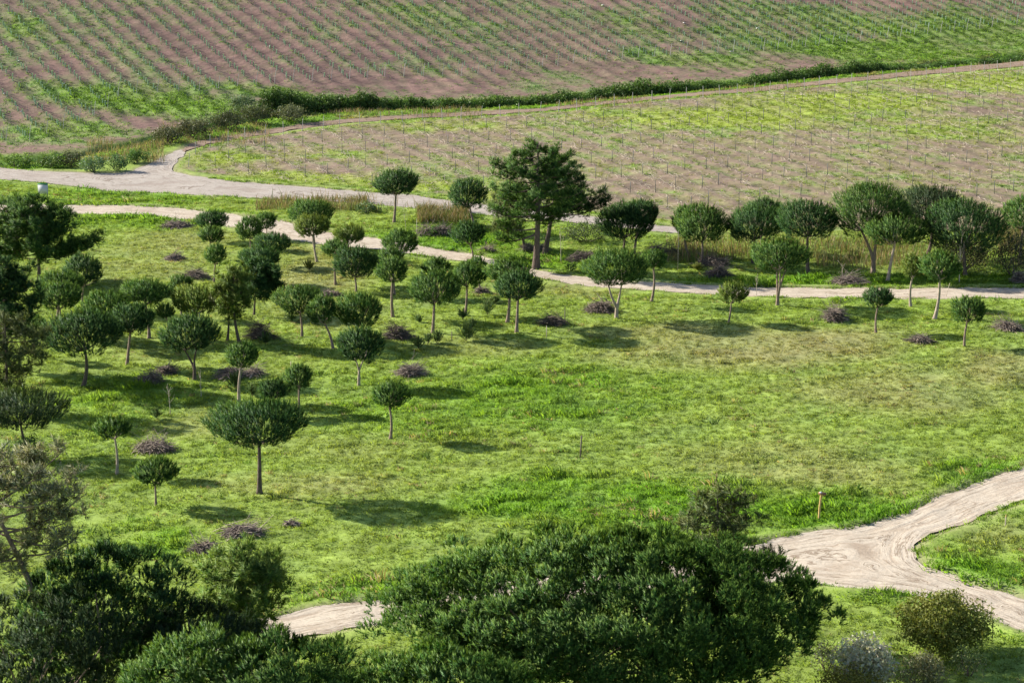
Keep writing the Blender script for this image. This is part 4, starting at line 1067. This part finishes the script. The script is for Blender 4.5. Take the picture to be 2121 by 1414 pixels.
# dry reeds and tall grass
def reeds(name, spots, label, base, seed):
    g = np.random.default_rng(seed)
    P, H_ = [], []
    for (x0, x1, y0, y1, hp_, n) in spots:
        a = [G(x0, y0), G(x1, y0), G(x0, y1), G(x1, y1)]
        s = GS((x0 + x1) / 2, (y0 + y1) / 2)[1]
        u = g.uniform(0, 1, n); v = g.uniform(0, 1, n)
        q = (1 - v)[:, None] * ((1 - u)[:, None] * a[0] + u[:, None] * a[1]) + v[:, None] * ((1 - u)[:, None] * a[2] + u[:, None] * a[3])
        w = vn(q[:, 0] / 1.5, q[:, 1] / 1.5, seed) ; kk = g.uniform(0, 1, n) < 0.25 + w
        P.append(q[kk]); H_.append(hp_ / s * g.uniform(0.45, 1.15, kk.sum()) * (0.6 + 0.6 * w[kk]))
    P = np.vstack(P); H_ = np.concatenate(H_); n = len(P)
    P[:, 2] = hz(P[:, 0], P[:, 1]) - 0.05
    az = g.uniform(0, 6.28, n); le = np.abs(g.normal(0, 0.22, n))
    d = np.stack([np.cos(az) * np.sin(le), np.sin(az) * np.sin(le), np.cos(le)], -1)
    s2 = g.uniform(0, 6.28, n); sd = np.stack([np.cos(s2), np.sin(s2), 0 * s2], -1) * 0.022
    m = P + d * (H_ * 0.6)[:, None]; t = P + d * H_[:, None] + np.stack([np.cos(az), np.sin(az), 0 * az], -1) * (H_ * 0.18)[:, None]
    V = np.stack([P - sd, P + sd, m + sd, m - sd, t], 1).reshape(-1, 3)
    b = np.arange(n)[:, None] * 5
    F = np.vstack([b + np.array([0, 1, 2]), b + np.array([0, 2, 3]), b + np.array([3, 2, 4])])
    c = base * g.uniform(0.7, 1.3, (n, 1)); gr = g.uniform(0, 1, n) < 0.35; c[gr] = np.array([0.13, 0.18, 0.06])
    o = link(name, make_mesh(name, V, F, M['reed'], col=np.repeat(c, 5, 0)))
    return tag(o, label, 'reeds', kind='stuff')
reeds('dry_reeds', [(530, 760, 412, 436, 17, 2600), (560, 780, 418, 424, 34, 120), (865, 970, 438, 462, 26, 2600), (760, 960, 428, 440, 30, 160), (1380, 1500, 500, 545, 24, 1100), (1690, 1880, 500, 556, 28, 1800), (1880, 2130, 505, 556, 24, 1300), (1500, 1690, 500, 540, 26, 1100), (2060, 2125, 480, 520, 40, 900)],
      'tan dry reeds and tall grass between the pines and the gravel road', np.array([0.26, 0.205, 0.115]), 31)
reeds('ditch_grass', [(180, 340, 296, 338, 20, 1800), (330, 560, 262, 300, 14, 1500), (560, 1000, 226, 246, 13, 2600), (1000, 1700, 178, 226, 0.1, 10), (1000, 1350, 204, 224, 10, 1400), (1350, 1700, 170, 196, 9, 1200), (1700, 2121, 124, 168, 8, 1400)],
      'tan dry grass fringing the ditch below the hedge', np.array([0.30, 0.235, 0.145]), 32)

# ------------------------------------------------------------------ BRUSH PILES
print('piles')
for i, (x, y, w, h, lab) in enumerate([
        (366, 538, 56, 20, 'grey brush pile alone in the upper left meadow'), (404, 577, 74, 24, 'long pale brush pile left of the slim stacked pine'), (360, 470, 84, 12, 'thin line of twigs just below the sandy track, left'),
        (902, 486, 88, 32, 'large grey brush pile between the two roads by dry reeds'), (1208, 540, 76, 30, 'dark brush pile right of the tallest pine'), (1372, 527, 88, 34, 'rounded dark brush pile right of the dark pine pair'),
        (1484, 549, 100, 28, 'dark brush pile at the foot of the stone pine pair'), (1492, 572, 84, 22, 'low dark brush pile on the track edge below another'), (1240, 644, 92, 32, 'twiggy brush pile left of the big forked pine trunk'),
        (1153, 671, 70, 26, 'compact dark brush pile with a stake in it'), (1737, 662, 96, 44, 'large domed brush pile left of a small pine, right side'), (1758, 588, 120, 22, 'long messy brush heap on the track edge in the right group'),
        (1908, 708, 62, 14, 'flat brush heap left of the small round pine at right'), (2082, 682, 80, 28, 'brush pile at the right edge beside the small round pine'), (2108, 584, 44, 26, 'brush heap at the right edge beyond the track'),
        (535, 700, 92, 40, 'reddish brush pile behind the two dark thin trunks'), (822, 700, 78, 34, 'dark brush pile right of the rounded dense pine'), (862, 776, 94, 40, 'brush pile alone in open grass right of the twin-trunk pine'),
        (303, 790, 62, 28, 'pale front brush heap left of the forked wide pine'), (346, 772, 62, 28, 'dark rear brush heap left of the forked wide pine'), (500, 778, 108, 24, 'low brush pile behind the slim pale young pine'),
        (325, 932, 156, 30, 'very long brush pile right of the young pine with thin trunk'), (508, 1106, 112, 28, 'pale brush pile above the lower left young maritime pine'), (415, 1142, 86, 28, 'shaded brush pile left of the pale one at lower left'),
        (606, 1088, 30, 16, 'little twig heap right of the pale lower left pile'), (690, 612, 46, 14, 'small reddish twig heap behind the rounded dense pine'), (1000, 607, 34, 16, 'small twig heap behind the central pines'), (1003, 522, 50, 18, 'grey twig heap left of the tallest trunk'), (1110, 520, 70, 22, 'tangled dead branches under the tallest pine')]):
    brush_pile(x, y, w, h, lab, i, tone=1.15 if 'pale' in lab else (0.72 if 'dark' in lab else 1.0))

# ------------------------------------------------------------------ STAKES, SAPLINGS, SIGNS
def stake(x, y, hpx, label, mat='grey_wood', r=0.03, lean=0.0, name='wooden_stake'):
    p, s, a = GS(x, y); H_ = hpx / s / math.cos(a)
    V, F = tube(np.array([[0, 0, -0.1], [lean * H_ * 0.5, 0, H_ * 0.5], [lean * H_, 0, H_]]), [r, r, r * 0.9], 4)
    o = link(name, make_mesh(name, V, F, M[mat]), None, p)
    return tag(o, label, 'stake', 'stakes in the grass')
stake(1202, 946, 44, 'lone grey wooden stake in the middle of the open meadow', r=0.045, lean=0.05)
stake(936, 706, 20, 'short dark stake right of the small green shrubs', r=0.035)
stake(1170, 672, 36, 'dark stake standing in the compact brush pile', r=0.035)
stake(1132, 700, 26, 'thin pale stake left of the compact brush pile', 'cane', 0.022)
stake(603, 768, 20, 'short pale stake behind the straight young pine', 'cane', 0.03)
stake(1404, 562, 84, 'tall thin stake between the dark brush piles beyond the track', 'cane', 0.018)
stake(1959, 614, 28, 'thin leaning pale stake on the right end of the track', 'cane', 0.02, 0.25)
stake(864, 541, 88, 'tall thin stick at the sandy track edge right of a round pine', 'cane', 0.018)

def sapling(x, y, hpx, label, seed, mat='cane', r=0.03, spread=0.18):
    g = np.random.default_rng(20000 + seed)
    p, s, a = GS(x, y); H_ = hpx / s / math.cos(a)
    root = thing('bare_sapling', p, label, 'sapling', 'bare saplings')
    pth = curve_path((0, 0, -0.1), (g.normal(0, .06) * H_, 0, H_), g, 0.02, 6)
    V, F = tube(pth, np.linspace(r, r * 0.35, 6), 5); link('trunk', make_mesh('trunk', V, F, M[mat], smooth=True), root)
    for j in range(7):
        t = g.uniform(0.3, 0.85); b = np.array([np.interp(t, np.linspace(0, 1, 6), pth[:, q]) for q in range(3)])
        an = g.uniform(0, 6.28); L = H_ * g.uniform(0.15, 0.38)
        e = b + np.array([math.cos(an) * spread * H_, math.sin(an) * spread * H_, L])
        V, F = tube(curve_path(b, e, g, 0.05, 4), np.linspace(r * 0.4, r * 0.15, 4), 4); link('branch', make_mesh('branch', V, F, M[mat]), root)
sapling(353, 858, 64, 'bare pale sapling in the open left of the umbrella pine', 1)
sapling(417, 824, 58, 'pair of bare sticks in a dry tussock below the forked pine', 2, spread=0.08)
sapling(841, 478, 62, 'bare sapling beside the lone pine at the gravel road', 3, r=0.02, spread=0.1)
sapling(1162, 542, 66, 'bare whitish sapling right of the tallest trunk', 4, spread=0.14)
sapling(1567, 613, 44, 'bare whitish sapling on the track left of the three-trunked pine', 5, r=0.025, spread=0.1)
sapling(1987, 586, 108, 'tall white bare sapling in front of the biggest right pine', 6, r=0.045, spread=0.07)
sapling(1745, 585, 40, 'dead twiggy sapling in the messy brush heap', 7, spread=0.25)

p, s, a = GS(1696, 1074)
bt = thing('marker_post', p, 'yellow wooden post with a flat brown top beside the road junction', 'post')
V, F = tube(np.array([[0, 0, -0.2], [0.03, 0, 0.7], [0.09, 0, 1.42]]), [0.065, 0.062, 0.058], 8); link('post', make_mesh('post', V, F, M['yellow_wood'], smooth=True), bt)
V, F = box(0.15, 0, 1.47, 0.44, 0.34, 0.07, [[0.99, 0, 0.1], [0, 1, 0], [-0.1, 0, 0.99]]); link('top_board', make_mesh('top_board', V, F, M['brown_wood']), bt)
V, F = box(0.06, 0, 1.54, 0.12, 0.16, 0.05); link('metal_cap', make_mesh('metal_cap', V, F, M['board']), bt)
V, F = tube(np.array([[0.08, -0.02, 1.2], [0.27, -0.02, 1.45]]), [0.03, 0.03], 4); link('brace', make_mesh('brace', V, F, M['yellow_wood']), bt)
p, s, a = GS(2082, 1090)
bt = thing('marker_post', p, 'short pale post with yellow head in the grass at right edge', 'post')
V, F = tube(np.array([[0, 0, -0.1], [0.02, 0, 0.55]]), [0.035, 0.035], 6); link('post', make_mesh('post', V, F, M['cane']), bt)
V, F = tube(np.array([[0.02, 0, 0.55], [0.025, 0, 0.70]]), [0.04, 0.03], 6); link('head', make_mesh('head', V, F, M['yellow_wood']), bt)
p, s, a = GS(90, 412)
bt = thing('notice_board', p, 'white notice board with green top strip behind the upper left pine', 'sign')
V, F = box(0, 0, 0.92, 0.95, 0.05, 0.86); link('panel', make_mesh('panel', V, F, M['board']), bt)
V, F = box(0, 0, 1.42, 0.95, 0.06, 0.13); link('header', make_mesh('header', V, F, M['board_green']), bt)
for q in (-0.4, 0.4):
    V, F = box(q, 0.06, 0.72, 0.06, 0.06, 1.5); link('leg', make_mesh('leg', V, F, M['steel']), bt)

# ------------------------------------------------------------------ NEAR VINEYARD: posts and dormant rows
print('vineyard')
def inside_view(x, y, m=6):
    return abs(x) < 0.2118 * (y + 8) + m
g = np.random.default_rng(55)
END = PX([(x, y + 1) for x, y in [(384, 352), (408, 320), (440, 304), (500, 290), (640, 269), (740, 258), (1000, 244), (1330, 214), (1500, 199), (1700, 181), (2000, 154), (2121, 143), (2290, 126)]])
pv, pf = tube(np.array([[0, 0, -0.2], [0, 0, 0.6], [0, 0, 1.25]]), [0.034, 0.034, 0.034], 4)
post_me = make_mesh('vine_post', pv, pf, M['steel'])
pv, pf = tube(np.array([[0, 0, -0.2], [0.02, 0.03, 0.7], [0.04, 0.10, 1.45]]), [0.034, 0.034, 0.034], 5)
end_me = make_mesh('end_post', pv, pf, M['end_post'])
cn = 0
off = END @ ROWNRM_N
kk = np.argsort(off)
rows = np.arange(math.ceil(off.min() / 2.45), math.floor(off.max() / 2.45) + 1) * 2.45
rowset = []
for r in rows:
    # start: point on END line with that offset
    for i in range(len(END) - 1):
        a, b = off[i], off[i + 1]
        if (a - r) * (b - r) <= 0 and a != b:
            st = END[i] + (END[i + 1] - END[i]) * (r - a) / (b - a); break
    else: continue
    L = 0
    while sdpoly(np.array([(st + ROWDIR_N * (L + 1.0))[0]]), np.array([(st + ROWDIR_N * (L + 1.0))[1]]), NV)[0] < 0.2 and L < 140: L += 1.0
    if L < 3: continue
    vis = [t for t in np.arange(0, L, 1.0) if inside_view(*(st + ROWDIR_N * t))]
    if not vis: continue
    rowset.append((st, L, vis))
npost = 0
for ri, (st, L, vis) in enumerate(rowset):
    t = 0.0; first = True
    while t < L:
        q = st + ROWDIR_N * t + g.normal(0, 0.08, 2)
        if inside_view(q[0], q[1], 1.5) and npost < 420:
            if first:
                o = link('end_post', end_me, None, (q[0], q[1], float(hz(*q)))); o.rotation_euler = (g.normal(0, .05), g.normal(0, .05), g.normal(0, .2))
                tag(o, 'pale leaning end post of a vine row beside the farm track', 'post', 'end posts along the farm track')
            else:
                o = link('vine_post', post_me, None, (q[0], q[1], float(hz(*q)))); o.rotation_euler = (g.normal(0, .025), g.normal(0, .025), g.uniform(0, 3))
                o.scale = (1, 1, g.uniform(0.92, 1.08))
                tag(o, 'thin grey steel post in the lower vineyard', 'post', 'steel posts of the lower vineyard')
            npost += 1
        first = False
        t += 8.4 + g.normal(0, .15)
    # dormant canes along the row: one thing per row
    t0, t1 = max(0, vis[0] - 1), min(L, vis[-1] + 1)
    parts = []
    n = int((t1 - t0) * 3.4)
    for j in range(n):
        a = g.uniform(t0, t1)
        dens = vn(a / 5.0 + ri * 7.3, ri * 3.1, 4)
        if g.uniform() > dens * 1.25: continue
        b0 = st + ROWDIR_N * a + ROWNRM_N * g.normal(0, 0.32)
        Lc = g.uniform(0.35, 1.3)
        dr = ROWDIR_N * g.choice([-1, 1]) * g.uniform(0.6, 1) + ROWNRM_N * g.normal(0, 0.45)
        z0 = g.uniform(0.02, 0.30); z1 = max(0.03, z0 + g.normal(0.05, 0.22))
        A = np.array([b0[0], b0[1], z0]); B = np.array([*(b0 + dr * Lc), z1]); mid = (A + B) / 2 + np.array([g.normal(0, .1), g.normal(0, .1), g.uniform(0, 0.22)])
        base = np.array([0, 0, float(hz(b0[0], b0[1]))])
        parts.append(tube(np.stack([A, mid, B]) + base, np.array([0.016, 0.014, 0.009]) * g.uniform(0.8, 1.5), 3))
    if parts:
        V, F = join(parts)
        o3 = np.array([st[0], st[1], 0.0])
        vr = thing('vine_row', o3, 'x', 'vines')
        cn_o = link('canes', make_mesh('canes', V - o3, F, M['cane']), vr); cn_o['kind'] = 'stuff'
        tag(vr, 'row of dry pruned vine canes in the lower vineyard', 'vines', 'dormant vine rows of the lower vineyard')
print('near posts', npost, 'rows', len(rowset))

# ------------------------------------------------------------------ HILLSIDE VINEYARD: mint tubes, posts, hoses, white sleeves
BL = PX([(-260, 330), (-100, 300), (60, 292), (150, 262), (215, 232), (250, 196), (420, 190), (600, 172), (700, 168), (800, 160), (950, 160), (1060, 148), (1180, 134), (1330, 122), (1500, 112), (1590, 106), (1700, 96), (1850, 80), (2000, 64), (2121, 50), (2300, 26)])
off = BL @ ROWNRM_F
tv, tf = tube(np.array([[0, 0, -0.05], [0, 0, 0.56]]), [0.062, 0.068], 6, cap=False)
tube_col = np.array([0.30, 0.43, 0.33])
tube_me = make_mesh('vine_tube', tv, tf, M['tube'], col=np.repeat(tube_col[None], len(tv), 0))
pv, pf = tube(np.array([[0, 0, -0.2], [0, 0, 1.55]]), [0.018, 0.018], 4)
thin_me = make_mesh('vine_stake', pv, pf, M['steel'])
pv, pf = tube(np.array([[0, 0, -0.2], [0.10, 0.02, 0.8], [0.26, 0.04, 1.75]]), [0.03, 0.03, 0.03], 5)
hend_me = make_mesh('hill_end_post', pv, pf, M['end_post'])
sv_, sf_ = box(0, 0, 0.06, 0.50, 0.12, 0.09)
sleeve_me = make_mesh('white_sleeve', sv_, sf_, M['white'])
r0 = math.ceil(off.min() / 2.5); r1 = math.floor(off.max() / 2.5)
tubes, posts, ends, sleeves = [], [], [], []
g = np.random.default_rng(66)
for r in range(r0, r1 + 1):
    rv = r * 2.5
    cand = []
    for i in range(len(BL) - 1):
        a, b = off[i], off[i + 1]
        if (a - rv) * (b - rv) <= 0 and a != b: cand.append(BL[i] + (BL[i + 1] - BL[i]) * (rv - a) / (b - a))
    if not cand: continue
    st = min(cand, key=lambda q: -(q @ ROWDIR_F))
    ts = np.arange(0.6, 170, 1.05)
    q = st[None] - ROWDIR_F[None] * ts[:, None]
    vis = (np.abs(q[:, 0]) < 0.2118 * (q[:, 1] + 6) + 5) & (q[:, 1] < 398)
    if vis.sum() < 3: continue
    q = q[vis]
    gap = (vn(ts[vis] / 4 + r * 5.7, r * 1.7, 9) > 0.22) & (g.uniform(0, 1, len(q)) < 0.9)
    qq = q[gap] + g.normal(0, 0.10, (gap.sum(), 2))
    tubes.append(qq)
    if np.abs(st[0]) < 0.2118 * st[1] + 3: ends.append(st)
    pi = q[::6] + g.normal(0, 0.06, q[::6].shape)
    posts.append(pi)
    # hose
    path = q + ROWNRM_F * 0.22
    zz = hz(path[:, 0], path[:, 1]) + 0.04
    hpth = np.column_stack([path + g.normal(0, 0.05, path.shape), zz])[::2]
    if len(hpth) > 3:
        V, F = tube(hpth, 0.035, 4); o3 = hpth[0].copy()
        tag(link('irrigation_hose', make_mesh('irrigation_hose', V - o3, F, M['hose']), None, o3), 'black irrigation hose lying along a hillside vine row', 'hose', 'irrigation hoses of the hillside rows')
    # white sleeves lie in runs on the hose
    nr = g.poisson(1.9)
    for _ in range(nr):
        k0 = g.integers(0, len(path)); 
        for m_ in range(g.integers(1, 4)):
            j = k0 + m_ * int(g.integers(1, 3))
            if j < len(path): sleeves.append((path[j] + g.normal(0, .08, 2), g.normal(0, 0.25)))
T = np.vstack(tubes); Pq = np.vstack(posts)
order = np.argsort(np.hypot(T[:, 0], T[:, 1]))
T = T[order]
tz = hz(T[:, 0], T[:, 1]) + 0.08
for i in range(300):
    o = link('vine_tube', tube_me, None, (T[i, 0], T[i, 1], tz[i])); o.rotation_euler = (g.normal(0, .06), g.normal(0, .06), g.uniform(0, 3)); o.scale = (1, 1, g.uniform(0.85, 1.15))
    tag(o, 'mint green plastic vine tube near the foot of the hillside', 'vine tube', 'mint vine tubes lowest on the hillside')
R = T[300:]; Rz = tz[300:]
nR = len(R)
sc = np.stack([g.uniform(.9, 1.1, nR), g.uniform(.9, 1.1, nR), g.uniform(.8, 1.15, nR)], -1)
V = (tv[None] * sc[:, None, :] + np.column_stack([R, Rz])[:, None, :])
V[:, 6:, 0] += g.normal(0, .03, (nR, 1))
F = (tf[None] + (np.arange(nR) * len(tv))[:, None, None]).reshape(-1, 4)
cc_ = np.repeat(tube_col[None] * g.uniform(0.7, 1.2, (nR, 1)), len(tv), 0)
o = link('vine_tubes', make_mesh('vine_tubes', V.reshape(-1, 3), F, M['tube'], col=cc_))
tag(o, 'rows of mint green vine tubes higher up the hillside', 'vine tubes', kind='stuff')
Pq = Pq[np.argsort(np.hypot(Pq[:, 0], Pq[:, 1]))]
for q in Pq[:300]:
    o = link('vine_stake', thin_me, None, (q[0], q[1], float(hz(*q)))); o.rotation_euler = (g.normal(0, .03), g.normal(0, .03), g.uniform(0, 3))
    tag(o, 'thin dark steel stake in a hillside vine row', 'stake', 'steel stakes of the hillside rows')
for q in ends:
    o = link('end_post', hend_me, None, (q[0], q[1], float(hz(*q)))); o.rotation_euler = (0, 0, g.normal(0, .25))
    tag(o, 'pale slanting end post at the foot of a hillside row', 'post', 'end posts of the hillside rows')
rz = math.atan2(ROWDIR_F[1], ROWDIR_F[0])
for (q, a) in sleeves[::2][:110]:
    o = link('white_sleeve', sleeve_me, None, (q[0], q[1], float(hz(*q)) + 0.04)); o.rotation_euler = (0.15 * g.normal(), -0.16, rz + a); o.scale = (g.uniform(0.6, 1.3), 1, 1)
    tag(o, 'white plastic sleeve lying along a hillside row', 'plastic sleeve', 'white sleeves lying on the hillside')
print('tubes', len(T), 'posts', len(Pq), 'ends', len(ends), 'sleeves', len(sleeves))
